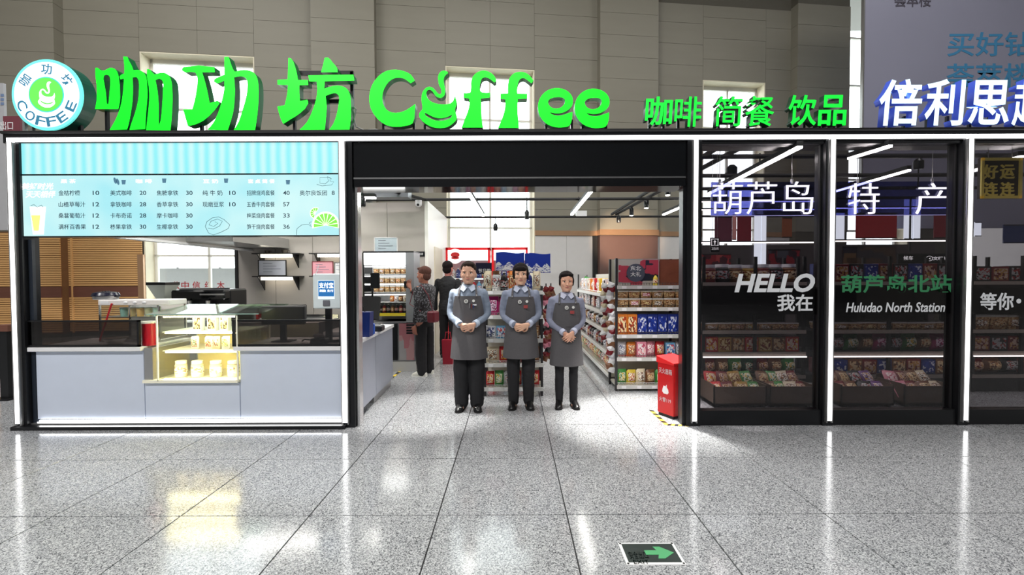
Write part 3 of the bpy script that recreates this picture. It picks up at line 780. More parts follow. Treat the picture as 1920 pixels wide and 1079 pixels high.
# brown-niche spot lamp
l = bpy.data.lights.new('niche_spot', 'SPOT'); l.energy = 900; l.spot_size = R(34); l.spot_blend = .8; l.color = (1, .72, .5); l.shadow_soft_size = .05
o = bpy.data.objects.new('niche_spot', l); COL.objects.link(o); q = P(1168, 452, 11.9); o.location = P(1160, 421, 9.2)-Vector((0, -.05, .02))
o.rotation_euler = (Vector(q)+Vector((0, 0, .1))-o.location).to_track_quat('-Z', 'Y').to_euler()
# ------------------------------------------------------------------ green sign letters on the beam
M_green = mat('lit_green_acrylic', (0, 255, 30), .4, emit=1.0, var=0)
M_gside = mat('green_return', (0, 112, 58), .35)
YS = YF+.02; DS = .085
def cv(pts, ox, oy, s_): return [(ox+a/s_, oy+b/s_) for a, b in pts]
def letter(name, loops, label, feet):
    cx = sum(p[0] for p in loops[0][0])/len(loops[0][0])
    o = thing(name, (PX(cx, YS), YS+DS/2, ZTOP+.02), label, 'sign letter', 'large green sign letters on the kiosk roof')
    for i, lp in enumerate(loops): poly_sign('stroke', lp, M_green, M_gside, o, YS, DS)
    for fx, fy in feet:
        p = P(fx, fy, YS+DS-.02)
        bx('stand_post', M_black, p.x-.012, p.x+.012, YS+DS-.03, YS+DS, ZTOP+.02, p.z, o)
    return o
k = 6.744
c1 = [(60,185),(90,185),(125,215),(180,215),(240,185),(300,195),(335,235),(355,300),(372,500),(370,610),(350,705),(55,705),(75,600),(75,400),(60,280)]
c1h = [(165,290),(190,272),(230,280),(248,330),(240,480),(225,640),(205,640),(190,480),(170,370)]
c2 = [(412,40),(465,45),(485,95),(520,160),(540,215),(600,210),(660,235),(700,290),(715,400),(718,560),(700,760),(690,960),(490,970),(510,900),(560,760),(600,600),(612,450),(605,340),(580,300),(530,305),(535,420),(530,600),(510,740),(480,900),(460,965),(240,970),(310,850),(370,700),(400,560),(415,420),(420,320),(375,330),(368,290),(400,265),(425,260),(425,150)]
c3 = [(712,200),(745,205),(775,240),(810,270),(860,250),(930,245),(980,275),(1015,330),(1030,430),(1035,600),(1025,800),(1010,975),(700,972),(720,800),(740,600),(735,420),(712,300)]
c3h = [(820,340),(870,322),(910,350),(915,450),(905,650),(885,850),(865,915),(862,820),(860,640),(845,470)]
letter('sign_character', [[cv(c1, 170, 100, k), cv(c1h, 170, 100, k)], [cv(c2, 170, 100, k)], [cv(c3, 170, 100, k), cv(c3h, 170, 100, k)]],
       'first large green brush-style character, nearest the round logo', [(200, 206), (245, 242), (300, 242)])
g1 = [(75,200),(95,175),(485,175),(490,240),(330,240),(350,300),(390,450),(420,600),(425,630),(525,600),(550,635),(480,730),(350,850),(230,905),(150,920),(120,820),(90,710),(205,710),(235,600),(262,450),(272,330),(262,275),(240,240),(125,240),(80,220)]
g2 = [(612,45),(665,45),(690,120),(720,200),(745,235),(820,212),(900,212),(970,235),(1015,285),(1040,380),(1045,560),(1030,760),(1000,975),(730,970),(790,870),(840,720),(890,540),(905,400),(890,320),(850,295),(800,292),(735,305),(745,450),(740,600),(720,760),(655,975),(400,965),(470,880),(530,760),(580,600),(610,450),(612,345),(520,380),(480,360),(485,330),(540,300),(612,270)]
letter('sign_character', [[cv(g1, 330, 100, k)], [cv(g2, 330, 100, k)]], 'second large green brush-style character, in front of the left hall window', [(378, 230), (408, 240), (460, 242)])
f1 = [(243,115),(262,118),(290,170),(308,240),(315,280),(390,280),(392,318),(325,320),(325,380),(330,438),(385,428),(392,455),(330,530),(260,575),(205,610),(185,570),(160,480),(215,470),(225,430),(235,380),(240,318),(162,315),(160,280),(238,275),(240,200)]
f2 = [(515,115),(540,112),(575,150),(608,190),(612,222),(488,222),(500,180)]
f3 = [(392,245),(730,240),(738,285),(515,290),(512,345),(580,325),(640,325),(685,350),(705,390),(712,470),(710,580),(700,660),(548,655),(580,610),(605,540),(620,460),(622,400),(600,380),(560,385),(522,400),(530,480),(525,560),(515,665),(320,660),(380,600),(420,520),(450,430),(460,350),(455,292),(400,292)]
o = letter('sign_character', [[cv(f1, 480, 80, 4)], [cv(f2, 480, 80, 4)], [cv(f3, 480, 80, 4)]], 'third large green brush-style character, left of the capital C', [(552, 220), (585, 242), (640, 242)])
for py in (134, 188):
    q0, q1 = P(555, py, YS+DS-.03), P(660, py, YS+DS-.03)
    bx('rear_rail', M_black, q0.x, q1.x, YS+DS, YS+DS+.03, q0.z-.02, q0.z+.02, o)
q = P(659, 134, YS+DS); bx('rear_rail', M_black, q.x-.015, q.x+.015, YS+DS, YS+DS+.03, ZTOP+.02, q.z, o)
C_ = [(1190,285),(1160,305),(1120,275),(1075,262),(1020,275),(975,320),(950,380),(950,450),(975,500),(1020,525),(1075,525),(1130,505),(1195,460),(1190,520),(1175,605),(1120,625),(1050,632),(980,620),(910,570),(860,490),(850,400),(870,320),(920,250),(980,212),(1050,203),(1110,215),(1160,240)]
letter('sign_letter_c', [[cv(C_, 480, 80, 4)]], 'large green capital letter C on the kiosk roof', [(719, 232), (776, 225)])
u1 = [(400,110),(480,115),(500,140),(440,200),(430,280),(450,380),(445,480),(400,525),(340,520),(300,490),(260,430),(210,400),(170,420),(160,480),(190,550),(260,600),(350,625),(450,630),(530,615),(580,570),(605,490),(625,560),(628,640),(605,710),(620,770),(630,860),(570,930),(480,985),(380,1000),(260,985),(150,930),(60,840),(50,770),(100,705),(90,600),(90,480),(120,410),(180,360),(240,360),(290,400),(330,450),(365,475),(395,460),(395,400),(360,330),(345,240),(350,170)]
u1h = [(135,755),(200,790),(300,835),(400,845),(500,820),(560,785),(550,830),(480,870),(400,885),(300,880),(200,840),(140,790)]
letter('sign_cup_letter', [[cv(u1, 780, 120, 8.3), cv(u1h, 780, 120, 8.3)]], 'green steaming cup standing for the letter o in the sign', [(797, 234), (829, 238)])
ff1 = [(60,362),(135,358),(150,340),(152,240),(175,160),(230,105),(300,82),(370,95),(430,135),(462,190),(462,215),(440,230),(400,195),(340,165),(290,180),(270,230),(260,310),(285,350),(388,355),(385,418),(275,430),(275,520),(280,640),(300,790),(38,790),(70,700),(110,600),(135,500),(130,430),(62,418)]
ff2 = [(518,370),(610,365),(612,260),(635,170),(690,115),(760,98),(830,110),(885,150),(928,205),(905,240),(870,215),(810,175),(760,190),(735,240),(725,310),(730,368),(852,370),(850,430),(735,435),(730,520),(735,640),(748,795),(490,795),(530,700),(565,600),(580,500),(580,440),(520,432)]
e1 = [(1412,595),(1405,690),(1370,770),(1310,785),(1240,790),(1160,775),(1080,735),(1010,650),(985,560),(995,460),(1040,380),(1110,325),(1200,300),(1290,310),(1360,345),(1405,400),(1418,460),(1405,520),(1360,570),(1290,605),(1210,615),(1130,598),(1150,620),(1200,640),(1270,640),(1340,620)]
e1h = [(1110,460),(1150,425),(1220,412),(1290,418),(1320,445),(1310,500),(1270,540),(1210,555),(1150,540),(1115,500)]
letter('sign_letter_f', [[cv(ff1, 860, 120, 6.62)]], 'first large green letter f, right of the cup', [(881, 238), (900, 238)])
letter('sign_letter_f', [[cv(ff2, 860, 120, 6.62)]], 'second large green letter f, left of the double e', [(950, 238), (968, 238)])
letter('sign_letter_e', [[cv(e1, 860, 120, 6.62), cv(e1h, 860, 120, 6.62)]], 'first large green letter e, left of the last letter', [(1024, 232), (1072, 225)])
sh = lambda q: [(a+455, b+8) for a, b in q]
letter('sign_letter_e', [[cv(sh(e1), 860, 120, 6.62), cv(sh(e1h), 860, 120, 6.62)]], 'last large green letter e, farthest right of the big sign', [(1092, 232), (1136, 228)])
cb = MB().tube([P(a, b, YS+.1) for a, b in ((661, 198), (668, 205), (664, 222), (668, 238), (684, 245), (705, 243), (716, 246))], .008, 6).build('sign_cable', mat('cable_grey', (160, 160, 158), .5)); tag(cb, 'loose grey cable curling down between third character and capital C', 'cable')

# small green sign and white neighbour sign
def small_sign(chars, boxes, mf, msd, labels, group, depth, shear, off, y0=YS):
    for ch, (a, b, c, d), lb in zip(chars, boxes, labels):
        q0, q1 = P(a, d, y0), P(b, c, y0)
        o = thing('sign_character', ((q0.x+q1.x)/2, y0+depth, ZTOP+.02), lb, 'sign letter', group)
        text(ch, 'character_body', mf, o, q0.x, q1.x, q0.z, q1.z, y0+depth, depth, offset=off*(.35 if ch in '简餐啡超' else .8), shear=shear, backmat=msd)
        for fx in (.25, .75):
            x = q0.x+(q1.x-q0.x)*fx
            bx('stand_post', M_black, x-.012, x+.012, y0+depth+.002, y0+depth+.025, ZTOP+.02, q0.z+.12, o)
M_green2 = mat('lit_green_small', (20, 235, 60), .4, emit=.85, var=0); M_gs2 = mat('dark_green_return', (10, 60, 34), .4)
small_sign('咖啡简餐饮品', [(1209, 1262, 181, 236), (1264, 1316, 181, 238), (1341, 1393, 180, 237), (1397, 1452, 180, 237), (1478, 1531, 178, 236), (1533, 1588, 178, 236)], M_green2, M_gs2,
           ['small green character, leftmost of the six beside the big sign', 'small green character, second from left beside the big sign', 'small green character in front of the third hall window frame', 'small green character right of the third hall window', 'small green character, last but one before the white sign', 'small green character of three boxes, next to the white sign'],
           'small green sign characters', .07, .06, .022)
M_wsign = mat('lit_white_acrylic', (214, 240, 255), .4, emit=1.1, var=0); M_ws2 = mat('blue_return', (60, 84, 190), .4, emit=.25, var=0)
small_sign('倍利思超市', [(1648, 1730, 148, 236), (1733, 1812, 148, 236), (1814, 1893, 150, 234), (1896, 1978, 148, 236), (1984, 2060, 148, 236)], M_wsign, M_ws2,
           ['white lit character with blue edge, leftmost of the supermarket sign', 'white lit character with blue edge, second of the supermarket sign', 'white lit character with blue edge, third of the supermarket sign', 'white lit character cut by the right picture edge', 'white lit character just beyond the right picture edge'],
           'white supermarket sign characters', .07, .08, .02)

# round logo sign
cx, cy = 88, 178
pc0 = P(cx, cy, YS); rad = (P(cx+66, cy, YS).x-pc0.x)
lg = thing('round_logo_sign', (pc0.x, YS, ZTOP+.02), 'round white and green coffee cup logo sign at the left roof end', 'sign')
MB().disc((pc0.x, pc0.z), rad, YS+.02, YS+.16, 48).build('drum', mat('dark_green_drum', (10, 88, 70), .35), lg)
MB().disc((pc0.x, pc0.z), rad, YS, YS+.02, 64).build('cyan_rim', mat('cyan_rim', (110, 240, 230), .4, emit=.8, var=0), lg)
MB().disc((pc0.x, pc0.z), rad*.92, YS-.004, YS, 64).build('white_face', mat('logo_white', (255, 255, 255), .4, emit=1.1, var=0), lg)
MB().disc((pc0.x, pc0.z), rad*.5, YS-.007, YS-.004, 64).build('teal_ring', mat('logo_teal', (70, 200, 200), .4, emit=.6, var=0), lg)
MB().disc((pc0.x, pc0.z), rad*.47, YS-.009, YS-.007, 64).build('green_disc', mat('logo_green', (96, 240, 80), .4, emit=.8, var=0), lg)
kk = [(a*.055-19.5, b*.055-31) for a, b in u1]; kkh = [(a*.055-19.5, b*.055-31) for a, b in u1h]
poly_sign('cup_mark', [[(cx+a, cy+b) for a, b in kk], [(cx+a, cy+b) for a, b in kkh]], mat('logo_white', (255, 255, 255)), M_white, lg, YS-.012, .003)
m_lt = mat('logo_ink', (60, 150, 190), .5)
def arc_text(chars, angs, r_, size, rotsign):
    for ch, a in zip(chars, angs):
        a = R(a); c = Vector((pc0.x+rad*r_*math.sin(a), 0, pc0.z+rad*r_*math.cos(a))); rot = -a if rotsign > 0 else math.pi-a
        def xf(q, c=c, rot=rot):
            x, z = q.x, q.z
            return (c.x+x*math.cos(rot)-z*math.sin(rot), q.y, c.z+x*math.sin(rot)+z*math.cos(rot))
        text(ch, 'logo_character', m_lt, lg, -size/2, size/2, -size/2, size/2, YS-.004, .003, offset=.01, xf=xf)
arc_text('咖功坊', (-55, 2, 55), .72, .105, 1)
arc_text('COFFEE', (247, 219, 194, 171, 146, 115), .76, .095, -1)
for fx in (52, 66, 110, 124):
    p = P(fx, 232, YS+.1); bx('stand_post', M_steel, p.x-.012, p.x+.012, YS+.06, YS+.09, ZTOP+.02, p.z+.05, lg)
p = P(156, 140, YS+.14); bx('rear_stand', M_black, p.x-.03, p.x+.0, YS+.1, YS+.13, ZTOP+.02, p.z, lg)
# ------------------------------------------------------------------ floating shelves on the kitchen wall
YW = YB
M_shelf = mat('dark_shelf', (40, 38, 38), .5)
def wshelf(a, b, py, label, d=.22):
    o = thing('wall_shelf', (PX((a+b)/2, YW), YW, PZ(py, YW)), label, 'shelf', 'kitchen wall shelves')
    x0, x1 = PX(a, YW-d), PX(b, YW-d); z = PZ(py, YW-d)
    bx('board', M_shelf, x0-.1, x1+.1, YW-d, YW, z, z+.018, o)
    q0, q1 = x0, x1
    bx('lamp_strip', mat('shelf_lamp', (255, 246, 225), .4, emit=7, var=0), q0+.04, q1-.04, YW-d+.03, YW-d+.08, z-.055, z-.002, o)
    for x in (q0-.0, q1+.0):
        MB().prismx([(YW-d, z), (YW, z), (YW, z-.24)], x-.008, x+.008).build('bracket', M_black, o)
    return z
za = wshelf(483, 549, 475, 'upper kitchen wall shelf with glowing strip, above the framed certificate')
zb_ = wshelf(483, 549, 518, 'lower kitchen wall shelf with glowing strip, under the framed certificate')
wshelf(590, 650, 475, 'upper kitchen wall shelf with glowing strip, nearest the glowing post')
zc_ = wshelf(590, 650, 518, 'lower kitchen wall shelf behind the payment terminal')
M_paper = mat('certificate_paper', (205, 208, 220), .6)
def frame(a, b, c, d, Y, label, mf, mp, tilt=.12, lines=4, name='picture_frame', z=None, shear=0):
    x0, x1 = PX(a, Y), PX(b, Y); z1 = PZ(c, Y); z0 = PZ(d, Y) if z is None else z
    o = thing(name, ((x0+x1)/2, Y, z0), label, 'frame')
    mb = MB(); f = .014
    mb.box(x0, x1, Y, Y+.015, z0, z0+f); mb.box(x0, x1, Y, Y+.015, z1-f, z1); mb.box(x0, x0+f, Y, Y+.015, z0, z1); mb.box(x1-f, x1, Y, Y+.015, z0, z1)
    mb.build('frame_border', mf, o)
    bx('sheet', mp, x0+f, x1-f, Y+.004, Y+.012, z0+f, z1-f, o)
    n_ = lines
    for i in range(n_):
        h_ = (z1-z0)*.7; zz_ = z1-(z1-z0)*.2-h_*i/n_
        bx('printed_line', mat('print_grey', (120, 124, 140), .6), x0+(x1-x0)*.18, x0+(x1-x0)*(.5+.3*((i*7) % 3)/2), Y+.002, Y+.004, zz_-.008, zz_, o)
    bx('easel_back', M_black, (x0+x1)/2-.02, (x0+x1)/2+.02, Y+.015, Y+.08, z0, z0+.02, o)
    return o
frame(484, 537, 486, 514, YW-.17, 'dark framed certificate standing on the lower kitchen shelf', M_black, M_paper, z=zb_+.018)
frame(585, 625, 489, 512, YW-.17, 'pink framed licence standing behind the payment terminal', mat('dark_red_frame', (130, 50, 60), .5), mat('pink_paper', (226, 160, 172), .6), z=zc_+.018)
frame(627, 645, 491, 512, YW-.16, 'small white framed card beside the pink licence', M_steel, M_white, z=zc_+.018, lines=2)
def cup_on(px, z, Y, r_, h_, m_, label, nm='cup'):
    x = PX(px, Y); o = thing(nm, (x, Y, z), label, nm)
    MB().lathe([(0, 0), (r_*.75, 0), (r_, h_), (r_*.9, h_), (r_*.66, .01), (0, .01)], 14, (x, Y, z)).build('body', m_, o, smooth=True)
    MB().tube([(x+r_*.9, Y, z+h_*.8), (x+r_*1.5, Y, z+h_*.75), (x+r_*1.5, Y, z+h_*.35), (x+r_*.8, Y, z+h_*.25)], .006, 5).build('handle', m_, o, smooth=True)
M_stone = mat('dull_pottery', (96, 88, 78), .5)
cup_on(502, za+.018, YW-.12, .045, .05, M_stone, 'small brown cup on the upper kitchen shelf, left one')
cup_on(535, za+.018, YW-.12, .06, .06, M_stone, 'brown bowl-like cup on the upper kitchen shelf, right one')

# ------------------------------------------------------------------ things on the counter (left to right)
ZW = zc+.012
# back bar behind the counter carries the machines
YK = 5.75
bbz = .92
bb = bx('back_bar', M_steel, XL+.08, PX(600, YK), YK-.05, YK+.6, 0, bbz, bev=.005); tag(bb, 'steel back bar behind the serving counter carrying the coffee machine', 'counter')
bx('splash_rail', M_chrome, XL+.3, PX(600, YK), YK+.58, YK+.6, bbz, bbz+.05, bb)
def rel(px, py, Y): p = P(px, py, Y); return p.x, p.z
# rice cooker, standing on the food warmer
Yr = YC+.43; x, _ = rel(199, 580, Yr); z0 = PZ(560, YC+.3); hh = PZ(543, Yr)-z0
o = thing('rice_cooker', (x, Yr, z0), 'round steel rice cooker with black domed lid at the left end of the counter', 'cooker')
rr = (PX(219, Yr)-PX(178, Yr))/2
MB().lathe([(0, 0), (rr*.85, 0), (rr*.92, .01), (rr*.92, hh*.4), (0, hh*.4)], 20, (x, Yr, z0)).build('body', M_steel, o, smooth=True)
MB().lathe([(rr, hh*.4), (rr*1.02, hh*.5), (rr*.9, hh*.8), (rr*.5, hh*.93), (0, hh*.95)], 20, (x, Yr, z0)).build('lid', mat('navy_black', (22, 24, 44), .25), o, smooth=True)
MB().lathe([(0, hh*.93), (.03, hh*.94), (.035, hh), (0, hh*1.01)], 10, (x, Yr, z0)).build('knob', M_chrome, o, smooth=True)
for s_ in (-1, 1): MB().box(x+s_*rr*1.0-.03, x+s_*rr*1.0+.03, Yr-.02, Yr+.02, z0+hh*.3, z0+hh*.42, .008).build('handle', M_black, o)
# glass food warmer
Yw_ = YC+.3
x0, x1 = PX(182, Yw_), PX(316, Yw_); z0 = ZW; z1 = PZ(560, Yw_)
wm = thing('food_warmer', ((x0+x1)/2, Yw_, z0), 'low glass and steel food warmer on the counter left of the pastry case', 'food warmer')
zm = PZ(570, Yw_)
bx('top_deck', mat('warmer_white', (228, 224, 222), .3), x0, x1, Yw_, Yw_+.26, zm, z1, wm, bev=.006)
bx('base_tray', M_steel, x0, x1-.1, Yw_, Yw_+.4, z0, z0+.03, wm, bev=.004)
for x in (x0+.01, (x0+x1)/2-.05, x1-.12):
    bx('corner_post', M_chrome, x-.008, x+.008, Yw_+.005, Yw_+.02, z0+.03, zm, wm)
    bx('corner_post', M_chrome, x-.008, x+.008, Yw_+.38, Yw_+.395, z0+.03, zm, wm)
bx('rear_panel', mat('warmer_white', (228, 224, 222), .3), x0, x1-.11, Yw_+.385, Yw_+.4, z0+.03, zm, wm)
bx('front_pane', M_glass, x0+.02, x1-.13, Yw_+.01, Yw_+.014, z0+.03, zm, wm)
for i in range(3): MB().ball((x0+.3+i*.1, Yw_-.004, (z1+zm)/2), .025, .008, .014, 10, 6).build('dial', M_white, wm, smooth=True)
bx('label_plate', M_white, x0+.03, x0+.12, Yw_-.003, Yw_, zm+.015, z1-.015, wm)
MB().tube([(x0+.02, Yw_-.01, z0+.02), (x0+.16, Yw_-.01, zm+.02)], .009, 6).build('red_rod', mat('red_plastic', (190, 30, 44), .4), wm)
zt3 = PZ(592, Yw_)
bx('mid_shelf', M_steel, x0+.01, x1-.12, Yw_+.02, Yw_+.38, zt3-.008, zt3, wm)
for i, c in enumerate(((150, 190, 178), (220, 200, 150), (236, 190, 120), (214, 208, 170), (200, 226, 210))):
    xx_ = x0+.2+i*.09
    bo = thing('food_tub', (xx_, Yw_+.09, zt3), '%s small food tub in the glass food warmer, %s from left' % (['mint green', 'tan', 'orange', 'khaki', 'pale green'][i], ORD[i]), 'tub', 'tubs in the food warmer')
    MB().lathe([(0, 0), (.03, 0), (.038, .09), (0, .09)], 12, (xx_, Yw_+.09, zt3)).build('tub_body', mat('tub%d' % i, c, .5), bo, smooth=True)
    MB().lathe([(0, .09), (.04, .09), (.04, .1), (0, .1)], 12, (xx_, Yw_+.09, zt3)).build('tub_lid', M_white, bo, smooth=True)
# white dish with leaf-grey bowl at the left end
o = thing('mixing_bowl', (PX(210, Yw_), YC+.12, ZW), 'small silver bowl beside the red rod on the left worktop', 'bowl')
xq = PX(213, YC+.12)
MB().lathe([(0, 0), (.05, 0), (.1, .07), (.095, .07), (.045, .01), (0, .01)], 18, (xq, YC+.12, ZW)).build('bowl', M_chrome, o, smooth=True)
MB().lathe([(.1, .068), (.108, .07), (.108, .075), (.098, .075)], 18, (xq, YC+.12, ZW)).build('rim', M_steel, o)
# red tin
xq = PX(278, YC+.1); zt_ = PZ(600, YC+.1)
o = thing('red_canister', (xq, YC+.1, ZW), 'tall dark red canister at the left edge of the pastry case', 'canister')
ra = (PX(290, YC)-PX(266, YC))/2
MB().lathe([(0, 0), (ra, 0), (ra*1.03, .02), (ra*.98, .05), (ra, zt_-ZW-.02), (0, zt_-ZW-.02)], 20, (xq, YC+.1, ZW)).build('body', mat('dark_red_tin', (150, 16, 34), .3), o, smooth=True)
MB().lathe([(0, zt_-ZW-.02), (ra*1.04, zt_-ZW-.02), (ra*1.04, zt_-ZW), (0, zt_-ZW)], 20, (xq, YC+.1, ZW)).build('lid', mat('tin_lid', (215, 215, 205), .4), o, smooth=True)
# coffee grinder
xq = PX(300, YK+.05); zt_ = PZ(527, YK+.05)
o = thing('coffee_grinder', (xq, YK+.05, bbz), 'coffee grinder with black-rimmed bean hopper left of the coffee machine', 'grinder')
hw = (PX(318, YK)-PX(283, YK))/2
H_ = zt_-bbz
MB().add([(xq+a*r_, YK+.1+b*r_, bbz+z_) for z_, r_ in ((H_*.52, hw*.35), (H_*.93, hw)) for a, b in ((-1, -1), (1, -1), (1, 1), (-1, 1))],
         [(0, 1, 2, 3), (4, 5, 6, 7), (0, 1, 5, 4), (1, 2, 6, 5), (2, 3, 7, 6), (3, 0, 4, 7)]).build('hopper', mat('hopper_smoke', (200, 205, 196), .15), o)
bx('hopper_lid', M_black, xq-hw*1.04, xq+hw*1.04, YK+.1-hw*1.04, YK+.1+hw*1.04, bbz+H_*.93, bbz+H_, o)
bx('body', mat('grinder_body', (196, 196, 190), .3), xq-hw*.55, xq+hw*.55, YK+.02, YK+.25, bbz, bbz+H_*.5, o, bev=.01)
MB().tube([(xq, YK+.02, bbz+H_*.3), (xq, YK-.08, bbz+H_*.26)], .02, 8).build('spout', M_chrome, o)
# coffee machine
x0, x1 = PX(318, YK), PX(420, YK); z1 = PZ(541, YK)
cm_ = thing('coffee_machine', ((x0+x1)/2, YK, bbz), 'wide black coffee machine on the back bar in front of the bright window', 'coffee machine')
bx('body', M_black, x0, x1, YK+.12, YK+.5, bbz+.1, z1, cm_, bev=.02)
bx('front_hood', M_gloss, x0, x1-.0, YK, YK+.13, z1-.14, z1-.01, cm_, bev=.02)
bx('drip_tray', M_steel, x0+.03, x1-.03, YK, YK+.4, bbz+.03, bbz+.09, cm_)
for i in range(4): bx('foot', M_black, x0+.05+(i % 2)*(x1-x0-.14), x0+.09+(i % 2)*(x1-x0-.14), YK+.03+(i//2)*.35, YK+.08+(i//2)*.35, bbz, bbz+.03, cm_)
for s_ in (.3, .65):
    xg = x0+(x1-x0)*s_
    MB().lathe([(0, 0), (.035, 0), (.035, .05), (0, .05)], 12, (xg, YK+.06, z1-.2)).build('group_head', M_chrome, cm_)
    MB().tube([(xg, YK+.06, z1-.2), (xg, YK-.1, z1-.22)], .013, 6).build('portafilter_handle', M_black, cm_)
MB().tube([(x0+.04, YK+.03, z1-.1), (x0+.02, YK-.04, z1-.2), (x0+.03, YK-.05, z1-.28)], .007, 6).build('steam_wand', M_chrome, cm_)
bx('cup_rail', M_chrome, x0+.02, x1-.02, YK+.14, YK+.15, z1, z1+.02, cm_)
bx('silver_stripe', M_steel, x0+(x1-x0)*.55, x1, YK-.004, YK, z1-.075, z1-.055, cm_)
# low black cabinets behind
for i, (a, b, c, lb) in enumerate(((425, 483, 564, 'low dark brown box unit right of the coffee machine'), (484, 525, 563, 'low black box unit in the middle of the back bar'), (526, 556, 561, 'low black box unit at the right of the back bar'))):
    o = pbx('appliance_box', [M_shelf, M_black, M_black2][i], a, b, c, 590, YK+.1, YK+.4, bev=.01); 
    q = PZ(590, YK+.1)
    tag(o, lb, 'appliance')
    bx('door_line', M_steel, PX(a, YK+.1)+.02, PX(b, YK+.1)-.02, YK+.094, YK+.1, PZ(c+5, YK+.1), PZ(c+4, YK+.1), o)
    o.location.z = bbz
# cup stack / green trays behind glass
for i in range(5):
    xq = PX(449+i*8, YC+.48); o = thing('plastic_cup_stack', (xq, YC+.5, ZW), 'short stack of clear cups on the right worktop, %s from the pastry case' % ORD[i], 'cup stack', 'cup stacks on the worktop')
    MB().lathe([(0, 0), (.02, 0), (.028, .12+.02*(i % 2)), (0, .12+.02*(i % 2))], 10, (xq, YC+.5, ZW)).build('cups', mat('pale_green_plastic', (196, 214, 200), .25), o, smooth=True)
    MB().lathe([(.028, .12), (.031, .122), (.031, .13), (.027, .13)], 10, (xq, YC+.5, ZW+.0)).build('rim', M_white, o)
# till monitor (seen from behind)
Ym = YC+.3
x0, x1 = PX(488, Ym), PX(569, Ym); z1 = PZ(573, Ym)
o = thing('till_monitor', ((x0+x1)/2, Ym, ZW), 'black till monitor seen from behind on the right worktop', 'monitor')
bx('housing', M_black2, x0, x1, Ym, Ym+.04, z1-.2, z1, o, bev=.008)
bx('bezel_edge', M_steel, x0-.003, x1+.003, Ym+.035, Ym+.045, z1-.19, z1+.003, o)
bx('stand', M_black, (x0+x1)/2-.03, (x0+x1)/2+.03, Ym-.0, Ym+.03, ZW, z1-.18, o); bx('stand_base', M_black, (x0+x1)/2-.1, (x0+x1)/2+.1, Ym-.05, Ym+.1, ZW, ZW+.012, o)
# payment terminal stand
Yp = YC+.25
x0, x1 = PX(586, Yp), PX(639, Yp); z0, z1 = PZ(578, Yp), PZ(512, Yp)
o = thing('payment_terminal', ((x0+x1)/2, Yp, ZW), 'pale face-payment terminal with blue screen beside the glowing post', 'terminal')
bx('housing', mat('terminal_white', (226, 238, 242), .3), x0, x1, Yp, Yp+.06, z0, z1, o, bev=.01)
sx0, sx1, sz0, sz1 = PX(596, Yp), PX(627, Yp), PZ(560, Yp), PZ(525, Yp)
bx('screen_border', mat('screen_white', (225, 238, 245), .3, emit=.6, var=0), sx0, sx1, Yp-.003, Yp, sz0-.0, sz1, o)
bx('blue_screen', mat('screen_blue', (40, 110, 175), .3, emit=.5, var=0), sx0+.005, sx1-.005, Yp-.006, Yp-.003, sz0+.03, sz1-.004, o)
T('支付宝', 598, 625, 530, 541, m_wh, o, Y=Yp-.006, name='screen_lettering', offset=.02)
T('刷脸 支付', 599, 625, 543, 548, m_wh, o, Y=Yp-.006, name='screen_lettering', offset=.015)
MB().disc((PX(611, Yp), PZ(568, Yp)), .022, Yp-.006, Yp, 16).build('reader_pad', M_steel, o)
MB().box(PX(605, Yp), PX(618, Yp), Yp-.01, Yp, PZ(573, Yp), PZ(562, Yp), .004).build('camera_block', mat('mid_grey_plastic', (110, 112, 120), .4), o)
bx('stem', M_black, (x0+x1)/2-.03, (x0+x1)/2+.03, Yp+.02, Yp+.06, ZW, z0+.02, o)
bx('foot', M_black, x0+.02, x1-.02, Yp-.02, Yp+.12, ZW, ZW+.015, o, bev=.004)
MB().tube([(x0+.03, Yp-.005, z1-.01), (x0+.06, Yp-.02, z1+.03), (x0+.07, Yp-.01, z1+.09)], .004, 5).build('cable', M_white, o)
# receipt printer, scanner and cables near it
xq = PX(600, Yp-.1)
o = thing('receipt_printer', (xq, Yp-.12, ZW), 'small black receipt printer with curled paper below the terminal', 'printer')
MB().box(xq-.09, xq+.07, Yp-.16, Yp-.04, ZW, ZW+.06, .01).build('body', M_black, o)
MB().grid(lambda u, v: (xq-.06+u*.1, Yp-.1-.05*math.sin(v*2.6), ZW+.06+.05*math.sin(v*3.0)), 2, 8).build('paper', M_white, o)
o = MB().tube([(xq-.22, Yp-.05, ZW+.02), (xq-.16, Yp-.12, ZW+.05), (xq-.1, Yp-.06, ZW+.03), (xq+.1, Yp-.02, ZW+.02), (xq+.2, Yp+.05, ZW+.02)], .008, 6).build('counter_cable', M_black, smooth=True); tag(o, 'black cable looping across the right worktop below the terminal', 'cable')

# ------------------------------------------------------------------ things on the entrance counter
Yq = 5.0
def ex(px, Y): return PX(px, Y)
# POS till on the entrance counter
o = thing('pos_till', (ex(690, 5.6), 5.6, ZSIDE), 'black touch till with tilted screen on the entrance counter', 'till')
xq = ex(692, 5.6)
MB().box(xq-.14, xq+.1, 5.5, 5.75, ZSIDE, ZSIDE+.05, .01).build('base', M_black, o)
MB().prismx([(5.55, ZSIDE+.12), (5.58, ZSIDE+.1), (5.66, ZSIDE+.38), (5.63, ZSIDE+.4)], xq-.17, xq+.13).build('screen', M_black2, o)
bx('stand', M_black, xq-.04, xq+.02, 5.62, 5.67, ZSIDE+.05, ZSIDE+.3, o)
